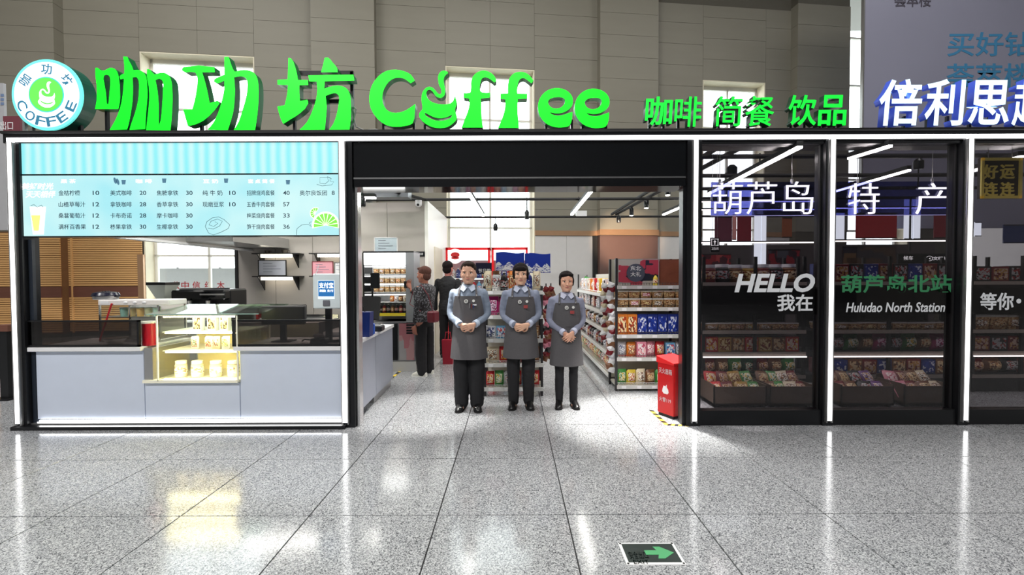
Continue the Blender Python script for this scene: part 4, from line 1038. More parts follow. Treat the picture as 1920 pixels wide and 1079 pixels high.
# customer pole display
xq = ex(700, 6.0)
o = thing('pole_display', (xq, 5.95, ZSIDE), 'black customer display on a tall pole on the entrance counter', 'display')
MB().tube([(xq, 5.95, ZSIDE), (xq, 5.95, PZ(540, 5.95))], .014, 8).build('pole', M_black, o)
bx('display_head', M_black, xq-.02, xq+.1, 5.93, 5.97, PZ(540, 5.95), PZ(511, 5.95), o, bev=.005)
MB().lathe([(0, 0), (.06, 0), (.05, .015), (0, .015)], 14, (xq, 5.95, ZSIDE)).build('base', M_black, o)
# blue card machine & packs
navy = mat('navy_plastic', (24, 44, 110), .35); blue = mat('royal_blue', (30, 90, 190), .35)
xq = ex(672, 4.75)
o = thing('blue_gift_bag', (xq, 4.8, ZSIDE), 'dark navy paper bag at the front of the entrance counter', 'bag')
MB().prism([(xq-.11, ZSIDE), (xq+.11, ZSIDE), (xq+.12, ZSIDE+.27), (xq-.12, ZSIDE+.27)], 4.75, 4.88).build('body', navy, o)
MB().tube([(xq-.05, 4.8, ZSIDE+.27), (xq-.03, 4.8, ZSIDE+.33), (xq+.03, 4.8, ZSIDE+.33), (xq+.05, 4.8, ZSIDE+.27)], .006, 5).build('handle', M_black, o)
for i, (px, Y, c, lb) in enumerate(((688, 4.95, blue, 'bright blue snack packet leaning on the navy bag'), (684, 5.1, M_white, 'white leaflet block behind the blue packet on the entrance counter'))):
    xq = ex(px, Y); o = thing('counter_packet', (xq, Y, ZSIDE), lb, 'packet')
    MB().box(xq-.08, xq+.08, Y-.03, Y+.03, ZSIDE, ZSIDE+.13+.06*i, .012).build('body', c, o)
    bx('print_panel', M_white if i == 0 else blue, xq-.05, xq+.05, Y-.034, Y-.03, ZSIDE+.03, ZSIDE+.09, o)
xq = ex(707, 5.25); o = thing('card_reader', (xq, 5.25, ZSIDE), 'black card reader with white keys on the entrance counter', 'card reader')
MB().box(xq-.06, xq+.06, 5.2, 5.35, ZSIDE, ZSIDE+.07, .012).build('body', M_black, o)
for i in range(6): bx('key', M_white, xq-.04+(i % 3)*.03, xq-.02+(i % 3)*.03, 5.215+(i//3)*.04, 5.24+(i//3)*.04, ZSIDE+.068, ZSIDE+.076, o)

# ------------------------------------------------------------------ lit bread cabinet on its counter
Yb = 6.95
x0, x1 = PX(681, Yb), PX(762, Yb); z1 = PZ(473, Yb); z0 = PZ(604, Yb)
M_cab = mat('cabinet_grey', (150, 152, 156), .35)
br_ = thing('bread_cabinet', ((x0+x1)/2, Yb, z0), 'tall lit bread cabinet with four food shelves at the kitchen side', 'cabinet')
bx('side_panel', M_black, x0-.01, x0+.01, Yb, Yb+.45, z0, z1, br_); bx('side_panel', M_cab, x1-.01, x1+.12, Yb, Yb+.45, z0, z1, br_)
bx('back', M_white, x0, x1, Yb+.43, Yb+.45, z0, z1, br_); bx('top', M_black, x0, x1+.12, Yb, Yb+.45, z1, z1+.02, br_)
bx('header_light', mat('header_light', (255, 255, 252), .4, emit=4, var=0), x0+.015, x1-.015, Yb-.005, Yb+.02, PZ(496, Yb), z1-.005, br_)
shz = []
for py in (513, 531, 547, 566):
    z = PZ(py, Yb); shz.append(z)
    bx('shelf', M_white, x0+.01, x1-.01, Yb+.02, Yb+.42, z-.01, z, br_)
    bx('shelf_lamp', mat('header_light', (255, 255, 252)), x0+.02, x1-.02, Yb+.01, Yb+.03, z+.11, z+.125, br_)
bx('bottle_deck', M_black, x0, x1, Yb+.02, Yb+.43, PZ(586, Yb)-.02, PZ(586, Yb), br_)
bx('yellow_tag_rail', mat('yellow_tags', (236, 214, 50), .5), x0+.2, x1-.02, Yb-.01, Yb+.01, PZ(592, Yb), PZ(587, Yb), br_)
pk = [printed('bread_orange', (206, 130, 70), (240, 220, 190), (120, 70, 50)), printed('bread_white', (235, 235, 230), (170, 160, 150), (110, 100, 96)), printed('bread_red', (190, 80, 60), (230, 190, 160), (90, 40, 40))]
# ------------------------------------------------------------------ goods: one prototype of each kind, then copies
def proto_bag():
    o = bpy.data.objects.new('snack_bag', None); COL.objects.link(o); WL[o.name] = Vector((0, 0, 0))
    def f(sgn, k=1, u0=0, u1=1, v0=0, v1=1, e=0):
        def g(u, v):
            u = u0+(u1-u0)*u; v = v0+(v1-v0)*v
            b = (max(0, math.sin(math.pi*u))**.5)*(max(0, math.sin(math.pi*min(1, max(0, (v-.05)/.88))))**.6)
            return ((u-.5)*(1-.05*b), sgn*(.5*b+e), v)
        return g
    mb = MB(); mb.grid(f(-1), 6, 8); mb.grid(f(1), 6, 8); mb.build('bag_body', M_white, o, smooth=60)
    MB().grid(f(-1, 1, .14, .86, .22, .8, .02), 4, 5).build('bag_print', M_white, o, smooth=60)
    return o
def proto_box():
    o = bpy.data.objects.new('carton', None); COL.objects.link(o); WL[o.name] = Vector((0, 0, 0))
    MB().box(-.5, .5, -.5, .5, 0, 1, .015).build('carton_body', M_white, o)
    MB().box(-.4, .4, -.515, -.5, .12, .88).build('front_print', M_white, o)
    MB().box(-.5, .5, -.03, .03, 1.0, 1.012).build('lid_flap', M_white, o)
    return o
def proto_jar():
    o = bpy.data.objects.new('jar', None); COL.objects.link(o); WL[o.name] = Vector((0, 0, 0))
    MB().lathe([(0, 0), (.46, 0), (.5, .05), (.5, .74), (.4, .82), (0, .82)], 12).build('jar_body', M_white, o, smooth=True)
    MB().lathe([(.505, .2), (.515, .22), (.515, .62), (.505, .64)], 12).build('jar_label', M_white, o, smooth=True)
    MB().lathe([(0, .82), (.46, .82), (.46, 1), (0, 1)], 12).build('lid', M_white, o, smooth=True)
    return o
def proto_bottle():
    o = bpy.data.objects.new('bottle', None); COL.objects.link(o); WL[o.name] = Vector((0, 0, 0))
    MB().lathe([(0, 0), (.48, 0), (.5, .03), (.5, .6), (.42, .72), (.18, .84), (.18, .92), (0, .92)], 10).build('bottle_body', M_white, o, smooth=True)
    MB().lathe([(.51, .2), (.515, .21), (.515, .52), (.51, .53)], 10).build('bottle_label', M_white, o, smooth=True)
    MB().lathe([(0, .92), (.22, .92), (.22, 1), (0, 1)], 10).build('cap', M_white, o, smooth=True)
    return o
def proto_tray():      # clear clamshell with food in it
    o = bpy.data.objects.new('clear_food_box', None); COL.objects.link(o); WL[o.name] = Vector((0, 0, 0))
    MB().add([(-.42, -.42, 0), (.42, -.42, 0), (.42, .42, 0), (-.42, .42, 0), (-.5, -.5, .8), (.5, -.5, .8), (.5, .5, .8), (-.5, .5, .8)],
             [(0, 1, 2, 3), (4, 5, 6, 7), (0, 1, 5, 4), (1, 2, 6, 5), (2, 3, 7, 6), (3, 0, 4, 7)]).build('tub', M_white, o)
    MB().box(-.52, .52, -.52, .52, .8, 1.0, .06).build('clear_lid', M_white, o)
    MB().box(-.3, .3, -.53, -.45, .25, .65).build('paper_label', M_white, o)
    return o
PROTO = dict(bag=proto_bag, box=proto_box, jar=proto_jar, bottle=proto_bottle, tray=proto_tray)
CAT = dict(bag='snack bag', box='carton', jar='jar', bottle='bottle', tray='food box')
BASE = {}
SLOT = dict(bag_body=0, bag_print=1, carton_body=0, front_print=1, lid_flap=2, jar_body=0, jar_label=1, lid=2, bottle_body=0, bottle_label=1, cap=2, tub=0, clear_lid=1, paper_label=2)
def setm(root, ms):
    for c in root.children:
        k = SLOT[c.name.split('.')[0]]
        if k < len(ms):
            c.material_slots[0].link = 'OBJECT'; c.material_slots[0].material = ms[k]
def good(kind, x, y, z, w_, d_, h_, ms, label, group, rz=0):
    """w_ across its own x, d_ deep, h_ high; ms: materials for body, print, lid"""
    if kind not in BASE:
        r = PROTO[kind](); BASE[kind] = r; r.location = (x, y, z)
    else:
        r = dup(BASE[kind], (x, y, z))
    r.rotation_euler = (0, 0, rz); r.scale = (w_, d_, h_)
    tag(r, label, CAT[kind], group)
    setm(r, ms); return r
WHT = M_white
def C_(n, r, g, b, rough=.4): return mat('ink_'+n, (r, g, b), rough)
red, dred, orange, yellow, green, dgreen, pink, navy_, sky, purple, brown_, cream, black_, magenta, gold, silver = (
    C_('red', 200, 34, 40), C_('dark_red', 120, 22, 32), C_('orange', 226, 130, 44), C_('yellow', 236, 206, 70), C_('green', 70, 150, 70), C_('dark_green', 30, 88, 60),
    C_('pink', 226, 140, 160), C_('navy', 26, 44, 120), C_('sky', 110, 170, 210), C_('purple', 110, 60, 130), C_('brown', 120, 76, 46), C_('cream', 230, 216, 186),
    C_('black', 30, 28, 30), C_('magenta', 190, 40, 120), C_('gold', 190, 150, 60, .3), C_('silver', 190, 190, 196, .25))
CN = {'red': red, 'dark red': dred, 'orange': orange, 'yellow': yellow, 'green': green, 'dark green': dgreen, 'pink': pink, 'navy': navy_, 'sky blue': sky, 'purple': purple,
      'brown': brown_, 'cream': cream, 'black': black_, 'magenta': magenta, 'gold': gold, 'silver': silver, 'white': WHT}
PR = {}
def pr_of(c):
    """printed panel suited to a body colour"""
    if c not in PR:
        opt = {'red': ((240, 220, 200), (180, 20, 30), (240, 190, 60)), 'dark red': ((220, 190, 170), (110, 20, 30), (200, 150, 70)), 'orange': ((250, 230, 180), (190, 70, 30), (120, 40, 30)),
               'yellow': ((250, 245, 220), (210, 120, 40), (170, 40, 40)), 'green': ((230, 240, 220), (40, 110, 50), (240, 200, 80)), 'dark green': ((210, 225, 200), (30, 80, 50), (220, 60, 50)),
               'pink': ((255, 240, 240), (200, 80, 110), (255, 200, 200)), 'navy': ((34, 62, 160), (24, 44, 136), (226, 232, 245)), 'sky blue': ((240, 248, 255), (60, 110, 170), (230, 90, 90)),
               'purple': ((235, 220, 240), (90, 40, 110), (230, 180, 80)), 'brown': ((230, 205, 160), (100, 60, 40), (190, 130, 70)), 'cream': ((250, 245, 230), (170, 120, 80), (90, 70, 60)),
               'black': ((190, 190, 190), (24, 24, 26), (170, 40, 40)), 'magenta': ((250, 220, 240), (180, 30, 110), (110, 20, 80)), 'gold': ((240, 220, 160), (150, 100, 40), (130, 30, 30)),
               'silver': ((240, 240, 244), (120, 124, 134), (60, 70, 120)), 'white': ((250, 250, 250), (90, 90, 96), (200, 120, 110))}[c]
        PR[c] = printed('print_'+c.replace(' ', '_'), *opt, scale=7)
    return PR[c]
rnd = random.Random(5)
NOUN = dict(bag='snack bag', box='carton', jar='jar', bottle='bottle', tray='clear food box')
def row(kind, cols, n, x0, x1, y, z, h_, d_, where, group, axis='x', rz=0, gap=.006, jit=.06, order='from left'):
    """a row of n goods between x0..x1 (or along y), one label each"""
    st = (x1-x0)/n; w_ = st-gap
    for i in range(n):
        c = cols[i % len(cols)]; hh_ = h_*(1-rnd.random()*jit)
        k = kind if isinstance(kind, str) else kind[i % len(kind)]
        ms = [CN[c], pr_of(c), WHT if c != 'white' else CN['brown']]
        if k == 'tray': ms = [printed('food_'+c.replace(' ', '_'), *[tuple(min(255, int(q)) for q in v) for v in (((190, 150, 100), (150, 100, 60), (220, 190, 140)))], scale=9), glassy, pr_of(c)]
        p_ = x0+st*(i+.5)
        xx_, yy_ = (p_, y) if axis == 'x' else (y, p_)
        good(k, xx_, yy_, z, w_, d_, hh_, ms, '%s %s, %s %s %s' % (c, NOUN[k], ORD[i], order, where), group, rz)
glassy = mat('clear_plastic_lid', (226, 224, 218), .12)

# inside the bread cabinet
for i, z in enumerate(shz):
    row('tray' if i != 3 else 'bag', ['orange', 'white', 'brown', 'cream', 'red'], 6 if i < 3 else 4, x0+.14 if i < 3 else x0+.38, x1-.02, Yb+.14, z+.001, .1, .16,
        'on %s shelf of the lit bread cabinet' % ['top', 'second', 'third', 'lowest'][i], 'packs in the bread cabinet')
row('bottle', ['black', 'brown', 'black', 'dark red'], 9, x0+.06, x1-.02, Yb+.12, PZ(586, Yb), .13, .06, 'under the bread cabinet shelves', 'dark bottles in the bread cabinet')
# base unit below with pinkish poster and vents
bu = thing('base_cabinet', ((x0+x1)/2, Yb, 0), 'grey base cabinet under the bread cabinet with a pink poster and black vent', 'cabinet')
zt2 = PZ(600, Yb)
bx('body', M_cab, PX(716, Yb), PX(790, Yb), Yb+.02, Yb+.5, .16, zt2-.02, bu); bx('worktop', M_steel, PX(700, Yb), PX(795, Yb), Yb-.02, Yb+.52, zt2-.02, z0, bu)
bx('plinth', M_greypan, PX(730, Yb), PX(778, Yb), Yb, Yb+.5, 0, .155, bu)
bx('dark_gap', M_black, PX(733, Yb), PX(744, Yb), Yb+.0, Yb+.02, .18, zt2-.06, bu)
bx('poster', printed('pink_poster', (196, 150, 152), (176, 172, 174), (190, 120, 128), scale=2.5), PX(747, Yb), PX(775, Yb), Yb+.005, Yb+.02, .18, zt2-.05, bu)
for i in range(5): bx('vent_slot', M_black, PX(761, Yb), PX(776, Yb), Yb-.003, Yb+.005, PZ(626, Yb)+i*.043, PZ(626, Yb)+i*.043+.026, bu)
ws = pbx('wall_notice', M_black, 773, 796, 472, 481, YB-.015, YB); tag(ws, 'small black notice with white marks on the kitchen wall beside the bread cabinet', 'sign')
T('小心地滑', 777, 793, 474.5, 479, M_white, ws, Y=YB-.015, name='notice_lettering')
frame(702, 746, 444, 472, Yb+.3, 'white framed certificate on top of the bread cabinet', M_white, mat('certificate_blue', (200, 214, 224), .5), z=z1+.02)

# pastry case goods
M_kraft = printed('kraft_print', (215, 190, 140), (60, 44, 36), (235, 225, 200), scale=8)
wr = printed('white_red_print', (250, 246, 235), (150, 130, 100), (240, 236, 220), scale=6)
def case_good(k, px0, px1, pyt, pyb, y, ms, lb, gname):
    xa, xb = PX(px0, y), PX(px1, y); za_, zb2 = PZ(pyb, y), PZ(pyt, y)
    return xa, xb, za_, zb2
YQ = yc0+.14
zz1 = csh[0]+.004; zz2 = csh[1]+.004; zz3 = cz0+.014
for i, px in enumerate((371, 398, 421)):
    good('box', PX(px, YQ), YQ, zz1, .085, .06, .175, [WHT, M_kraft, WHT], 'cream coffee carton with dark print on top shelf of the pastry case, %s from left' % ORD[i], 'cartons on the top shelf of the pastry case')
for i, (px, c) in enumerate(((363, 'dark green'), (389, 'yellow'), (403, 'cream'), (421, 'green'))):
    good('bag', PX(px, YQ), YQ, zz2, .085, .05, .135, [WHT if c != 'cream' else cream, pr_of(c), WHT], 'white pouch with %s print on middle shelf of the pastry case, %s from left' % (c, ORD[i]), 'pouches on the middle shelf of the pastry case')
for i, px in enumerate((333, 364, 399, 432)):
    good('jar', PX(px, YQ), YQ+.02, zz3, .11, .11, .165, [cream, wr, WHT], 'squat white cup of food on the floor of the pastry case, %s from left' % ORD[i], 'cups on the floor of the pastry case')

# ------------------------------------------------------------------ shelf racks
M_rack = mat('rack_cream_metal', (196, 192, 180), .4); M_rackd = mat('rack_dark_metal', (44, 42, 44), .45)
def rack(name, label, x0, x1, y0, y1, zs, top, axis='x', lip=.03, mm=None, back=True, posts=None):
    """zs: shelf top heights; axis 'x' faces -y, 'y' faces -x"""
    mm = mm or M_rack
    o = thing(name, ((x0+x1)/2, (y0+y1)/2, 0), label, 'shelf rack')
    for z in zs:
        s_ = bx('shelf', mm, x0, x1, y0, y1, z-.025, z, o)
        if axis == 'x':
            bx('price_rail', mat('price_rail_white', (216, 216, 212), .35), x0, x1, y0-.012, y0, z-.045, z+.003, s_)
            mb = MB(); n_ = int((x1-x0)/.035)
            for i in range(n_+1): mb.box(x0+i*.035, x0+i*.035+.004, y0+.004, y0+.009, z, z+lip)
            mb.box(x0, x1, y0+.003, y0+.01, z+lip, z+lip+.005); g_ = mb.build('wire_guard', M_chrome, s_)
            for i in range(max(2, int((x1-x0)/.22))):
                bx('price_card', M_paper2, x0+.06+i*.2, x0+.12+i*.2, y0-.015, y0-.012, z-.04, z-.004, s_)
        else:
            bx('price_rail', mat('price_rail_white', (216, 216, 212)), x0-.012, x0, y0, y1, z-.045, z+.003, s_)
            mb = MB(); n_ = int((y1-y0)/.06)
            for i in range(n_+1): mb.box(x0+.004, x0+.009, y0+i*.06, y0+i*.06+.005, z, z+lip)
            mb.box(x0+.003, x0+.01, y0, y1, z+lip, z+lip+.005); g_ = mb.build('wire_guard', M_chrome, s_)
    for x in ((x0, x1-.03) if posts is None else posts):
        for y in (y0, y1-.03):
            bx('upright', M_rackd, x, x+.03, y, y+.03, 0, top, o)
    if back:
        if axis == 'x': bx('back_panel', mm, x0, x1, y1-.02, y1-.01, .1, top, o)
        else: bx('back_panel', mm, x1-.02, x1-.01, y0, y1, .1, top, o)
    return o
M_paper2 = mat('price_card', (250, 250, 250), .6)
# centre rack behind the staff
Yc = 5.47
xa, xb = PX(906, Yc), PX(1018, Yc)
zs = [PZ(y_, Yc) for y_ in (727, 682, 636, 592, 546)]
rack('snack_rack', 'cream wire-fronted snack rack directly behind the three staff', xa, xb, Yc, Yc+.38, zs, zs[-1]+.06)
grp = 'goods on the rack behind the staff'
row('bag', ['red', 'green', 'white', 'red', 'sky blue'], 6, xa+.02, xb-.04, Yc+.1, zs[0], .2, .1, 'on bottom shelf of the rack behind the staff', grp)
row('bag', ['cream', 'red', 'red', 'brown'], 4, xa+.02, xb-.04, Yc+.1, zs[1], .21, .1, 'on second-lowest shelf of the rack behind the staff', grp)
row('box', ['silver', 'sky blue', 'white', 'silver', 'brown'], 5, xa+.02, xb-.04, Yc+.1, zs[2], .16, .1, 'on middle shelf of the rack behind the staff', grp)
row('bag', ['magenta', 'magenta', 'dark green', 'sky blue'], 4, xa+.02, xb-.04, Yc+.1, zs[3], .24, .1, 'on fourth shelf of the rack behind the staff', grp)
row(('bag', 'jar', 'bottle'), ['cream', 'white', 'black', 'orange', 'white', 'navy'], 7, xa+.0, xb-.02, Yc+.12, zs[4], .26, .1, 'on top of the rack behind the staff', grp)
# blue printed top cards
def card(a, b, c, d, Y, m_, label, curve=.0, m2=None, stand=None):
    x0, x1 = PX(a, Y), PX(b, Y); zq0, zq1 = PZ(d, Y), PZ(c, Y)
    o = thing('promo_card', ((x0+x1)/2, Y, zq0), label, 'promotional card')
    mb = MB()
    mb.grid(lambda u, v: (x0+(x1-x0)*u, Y, zq0+(zq1-zq0)*v+curve*math.sin(u*math.pi*2)*v), 10, 4)
    mb.grid(lambda u, v: (x0+(x1-x0)*u, Y+.006, zq0+(zq1-zq0)*v+curve*math.sin(u*math.pi*2)*v), 10, 4)
    mb.build('card', m_, o)
    if m2:
        MB().grid(lambda u, v: (x0+(x1-x0)*u, Y-.003, zq0+(zq1-zq0)*(.02+.36*v*(1+.3*math.sin(u*17)))), 24, 3).build('white_print', m2, o)
    if stand: bx('stand_rod', M_steel, (x0+x1)/2-.006, (x0+x1)/2+.006, Y+.006, Y+.018, stand, zq1-.05, o)
    return o
bluep = mat('bright_blue_card', (26, 56, 168), .4, var=.2, scale=4); spl = printed('blue_white_print', (245, 248, 255), (30, 60, 170), (235, 240, 250), scale=16)
card(930, 983, 474, 508, Yc+.3, bluep, 'left bright blue promotional card with white print over the centre rack', .01, spl, zs[-1])
card(984, 1032, 476, 512, Yc+.3, bluep, 'right bright blue promotional card with white print over the centre rack', .008, spl, zs[-1])
o = card(892, 922, 493, 514, Yc+.25, mat('dark_navy_card', (24, 26, 56), .4), 'small dark navy card with white characters above the first staff shoulder', 0, None, zs[-1])
T('节日购', 897, 920, 504, 512, M_white, o, Y=Yc+.25, name='card_lettering', offset=.02)
# strips of dark red packets at right of centre rack
def strip(x, y, z1, n, cols, label, w_=.09, sway=.02, peg=None):
    n = int(n*1.34); w_ *= .8
    o = thing('hanging_strip', (x, y, z1), label, 'hanging strip', None)
    bx('hanger_tape', M_rackd, x-.008, x+.008, y+.02, y+.024, z1-n*.056, z1+.04, o)
    if peg: bx('peg', M_chrome, min(peg, x), max(peg, x), y+.018, y+.028, z1-.03, z1-.02, o)
    for i in range(n):
        zc_2 = z1-.056*i-.04; a = sway*math.sin(i*1.9); t_ = .35*(1 if i % 2 else -1)
        q = [(x+a+math.cos(t_)*u*w_/2-math.sin(t_)*v*.038, y+.0+(-.018 if abs(u) < .5 and abs(v) < .5 else 0), zc_2+math.sin(t_)*u*w_/2+math.cos(t_)*v*.038) for u, v in ((-1, -1), (1, -1), (1, 1), (-1, 1), (0, 0))]
        MB().add(q, [(0, 1, 4), (1, 2, 4), (2, 3, 4), (3, 0, 4), (0, 3, 2, 1)]).build('packet', CN[cols[i % len(cols)]], o)
    return o
for i, (px, lb) in enumerate(((1024, 'strip of dark red packets nearest the centre rack'), (1033, 'strip of dark red packets behind the right staff member'))):
    strip(PX(px, Yc+.2+i*.15), Yc+.2+i*.15, PZ(538, Yc+.2), 13, ['dark red', 'brown', 'dark red', 'pink', 'black'], lb, peg=xb-.02)

# right end rack
Ye = 5.7
xa, xb = PX(1157, Ye), PX(1292, Ye)
zs = [PZ(y_, Ye) for y_ in (724, 672, 629, 578, 537)]
rack('end_rack', 'end rack of snacks facing the entrance, left of the red box', xa, xb, Ye, Ye+.4, zs, zs[-1]+.36, posts=(xa-.02, PX(1275, Ye), xb))
w0 = 'of the entrance end rack'; grp = 'goods on the end rack by the entrance'
row('bag', ['green', 'yellow', 'cream', 'brown', 'green', 'dark green'], 7, xa+.02, xb-.03, Ye+.1, zs[0], .2, .12, 'on bottom shelf '+w0, grp)
row(('bag', 'bag', 'box'), ['silver', 'orange', 'pink', 'pink', 'red', 'sky blue'], 7, xa+.02, xb-.03, Ye+.1, zs[1], .2, .12, 'on second-lowest shelf '+w0, grp)
row('box', ['orange', 'orange', 'navy', 'navy', 'navy', 'navy', 'navy'], 7, xa+.01, xb-.01, Ye+.12, zs[2], .265, .2, 'on middle shelf '+w0, grp, jit=0, gap=.003)
row('tray', ['brown', 'pink', 'gold', 'cream', 'brown', 'gold'], 6, xa+.01, xb-.01, Ye+.14, zs[3], .12, .22, 'lower layer, fourth shelf '+w0, grp, jit=0)
row('tray', ['brown', 'gold', 'pink', 'cream', 'gold', 'brown'], 6, xa+.01, xb-.01, Ye+.14, zs[3]+.122, .1, .2, 'upper layer, fourth shelf '+w0, grp, jit=0)
# illustrated gift box and brown box on the top
def gift(a, b, c, z, Y, mbody, label, mface):
    x0, x1 = PX(a, Y), PX(b, Y); z1_ = PZ(c, Y)
    o = thing('gift_box', ((x0+x1)/2, Y, z), label, 'gift box')
    bx('body', mbody, x0, x1, Y, Y+.16, z, z1_, o, bev=.004)
    bx('front_print', mface, x0+.012, x1-.012, Y-.003, Y, z+.01, z1_-.01, o)
    bx('lid_edge', mbody, x0-.003, x1+.003, Y-.002, Y+.163, z1_-.03, z1_+.002, o)
    return o
o = gift(1158, 1236, 487, zs[4], Ye+.1, mat('gift_grey', (170, 168, 166), .5), 'large colourful illustrated gift box on top of the end rack', printed('gift_print', (196, 70, 90), (44, 48, 66), (198, 190, 186), scale=3.2))
x_, z_ = P(1192, 512, Ye+.09).x, P(1192, 512, Ye+.09).z
MB().disc((x_, z_), .12, Ye+.085, Ye+.097, 24).build('round_badge', mat('badge_slate', (84, 88, 106), .4), o)
T('东北', 1182, 1202, 499, 508, M_white, o, Y=Ye+.084, name='badge_lettering', offset=.02); T('大礼', 1182, 1202, 510, 519, M_white, o, Y=Ye+.084, name='badge_lettering', offset=.02)
gift(1236, 1283, 488, zs[4], Ye+.12, mat('gift_brown', (124, 66, 46), .5, var=.3, scale=5), 'plain reddish brown gift box on top of the end rack', mat('gift_brown_face', (140, 76, 54), .5, var=.35, scale=9))
good('bottle', PX(1229, Ye+.05), Ye+.05, zs[4], .06, .06, .15, [yellow, pr_of('yellow'), black_], 'yellow bottle with black cap on top of the end rack', grp)

# long side rack seen along the aisle
Y0s, Y1s = Ye+.45, 9.1
X0s = PX(1150, Ye+.1)+.02
zsl = [.12, .42, .72, .98, 1.24]
rack('aisle_rack', 'long shelf rack running back along the right side of the aisle', X0s, X0s+.4, Y0s, Y1s, zsl, 1.55, axis='y', posts=(X0s-.0, X0s+.37))
kinds = [('bag', 'bag'), ('bottle', 'bottle'), ('jar', 'bottle'), ('box', 'jar'), ('box', 'bag')]
pal = [['green', 'yellow', 'red', 'white', 'dark green', 'orange'], ['black', 'dark red', 'silver', 'black'], ['black', 'silver', 'brown', 'white'], ['white', 'dark red', 'white', 'black', 'silver'], ['white', 'red', 'white', 'orange', 'yellow']]
for j, z in enumerate(zsl):
    n_ = 14
    row(kinds[j], pal[j], n_, Y0s+.05, Y1s-.05, X0s+.13, z, [.24, .22, .2, .2, .24][j], .18, 'on %s shelf of the long aisle rack' % ['bottom', 'second', 'third', 'fourth', 'top'][j], 'goods on the long aisle rack', axis='y', rz=-math.pi/2, order='from the front', gap=.02)
for i, (px, Y, top, n_, cols, lb) in enumerate(((1146, Ye+.06, 530, 16, ['white', 'dark red', 'silver', 'white', 'brown'], 'long twisted strip of red and white packets at the corner of the aisle rack'),
                                       (1134, Ye+.5, 532, 11, ['white', 'dark red', 'cream'], 'second strip of red and white packets beside the aisle rack'),
                                       (1101, 8.7, 520, 11, ['green', 'cream', 'dark green', 'yellow'], 'strip of green packets at the far end of the aisle rack'))):
    strip(PX(px, Y), Y, PZ(top, Y), n_, cols, lb, w_=.11 if i < 2 else .15, sway=.025)

# drinks coolers at the back with red frames
Yd = 10.0
def cooler(a, b, label, logo):
    x0, x1 = PX(a, Yd), PX(b, Yd); zt_ = PZ(464, Yd)
    o = thing('drinks_cooler', ((x0+x1)/2, Yd, 0), label, 'cooler')
    R_ = mat('cooler_red', (214, 24, 34), .3, emit=.12)
    bx('side_panel', R_, x0, x0+.05, Yd, Yd+.55, 0, zt_, o); bx('side_panel', R_, x1-.05, x1, Yd, Yd+.55, 0, zt_, o)
    bx('top_panel', R_, x0, x1, Yd, Yd+.55, zt_-.06, zt_, o); bx('back', M_white, x0, x1, Yd+.53, Yd+.55, 0, zt_-.06, o)
    bx('header_sign', mat('cooler_header', (235, 245, 250), .3, emit=1.0, var=0), x0+.05, x1-.05, Yd-.01, Yd+.02, zt_-.3, zt_-.06, o)
    bx('kick', M_black, x0+.05, x1-.05, Yd, Yd+.5, 0, .2, o)
    if logo:
        MB().disc((x0+.22, zt_-.2), .17, Yd-.03, Yd-.01, 24).build('round_logo', mat('logo_disc_white', (250, 250, 250), .3, emit=.5, var=0), o)
        MB().disc((x0+.22, zt_-.17), .1, Yd-.035, Yd-.03, 20, rz=.06).build('logo_red_half', red, o)
        MB().disc((x0+.22, zt_-.24), .09, Yd-.035, Yd-.03, 20, rz=.03).build('logo_red_half', red, o)
    for j in range(5):
        z = .28+.3*j
        bx('shelf', M_white, x0+.05, x1-.05, Yd+.05, Yd+.5, z-.015, z, o)
        bx('shelf_lamp', mat('cooler_lamp', (240, 248, 255), .4, emit=3, var=0), x0+.06, x1-.06, Yd+.04, Yd+.05, z-.03, z-.017, o)
    bx('glass_door', M_glass, x0+.05, x1-.05, Yd+.0, Yd+.008, .2, zt_-.3, o); MB().box((x0+x1)/2-.01, (x0+x1)/2+.01, Yd-.03, Yd, .6, 1.2).build('door_handle', M_chrome, o)
    return x0, x1
for a, b, lb, lg_ in ((836, 919, 'drinks cooler with red frame and round logo behind the first staff member', True), (922, 990, 'drinks cooler with bright red frame behind the middle staff member', False)):
    x0, x1 = cooler(a, b, lb, lg_)
    for j in range(5):
        row('bottle', [['red', 'white', 'navy', 'dark red'], ['orange', 'green', 'white', 'red'], ['purple', 'pink', 'white', 'sky blue'], ['red', 'sky blue', 'white', 'magenta'], ['white', 'navy', 'red', 'silver']][j], 7 if lg_ else 5, x0+.08, x1-.08, Yd+.14, .28+.3*j, .24, .09,
            'on %s shelf of the %s red cooler' % (['lowest', 'second', 'third', 'fourth', 'top'][j], 'left' if lg_ else 'right'), 'drink bottles in the coolers')

# red extinguisher cabinet
fx, fy = PX(1266, 4.66), 4.69
o = thing('extinguisher_box', (fx, fy, 0), 'red fire extinguisher box standing right of the entrance by the glowing post', 'extinguisher box')
rb = mat('fire_red', (196, 22, 26), .35); hb_ = PZ(683, 4.55)
w1, w2 = .125, .11
bx('cabinet', rb, fx-w1, fx+w1, fy-w2, fy+w2, .03, hb_, o, bev=.006)
MB().add([(fx-w1-.008, fy-w2-.008, hb_), (fx+w1+.008, fy-w2-.008, hb_), (fx+w1+.008, fy+w2+.008, hb_+.05), (fx-w1-.008, fy+w2+.008, hb_+.05), (fx-w1-.008, fy-w2-.008, hb_-.02), (fx+w1+.008, fy-w2-.008, hb_-.02), (fx+w1+.008, fy+w2+.008, hb_-.02), (fx-w1-.008, fy+w2+.008, hb_-.02)],
         [(0, 1, 2, 3), (4, 5, 6, 7), (0, 1, 5, 4), (1, 2, 6, 5), (2, 3, 7, 6), (3, 0, 4, 7)]).build('lid', mat('fire_red_light', (216, 40, 42), .3), o)
bx('plinth', M_black2, fx-w1+.01, fx+w1-.01, fy-w2+.01, fy+w2-.01, 0, .03, o)
bx('door_panel', rb, fx-w1+.015, fx+w1-.015, fy-w2-.006, fy-w2, .07, hb_-.03, o)
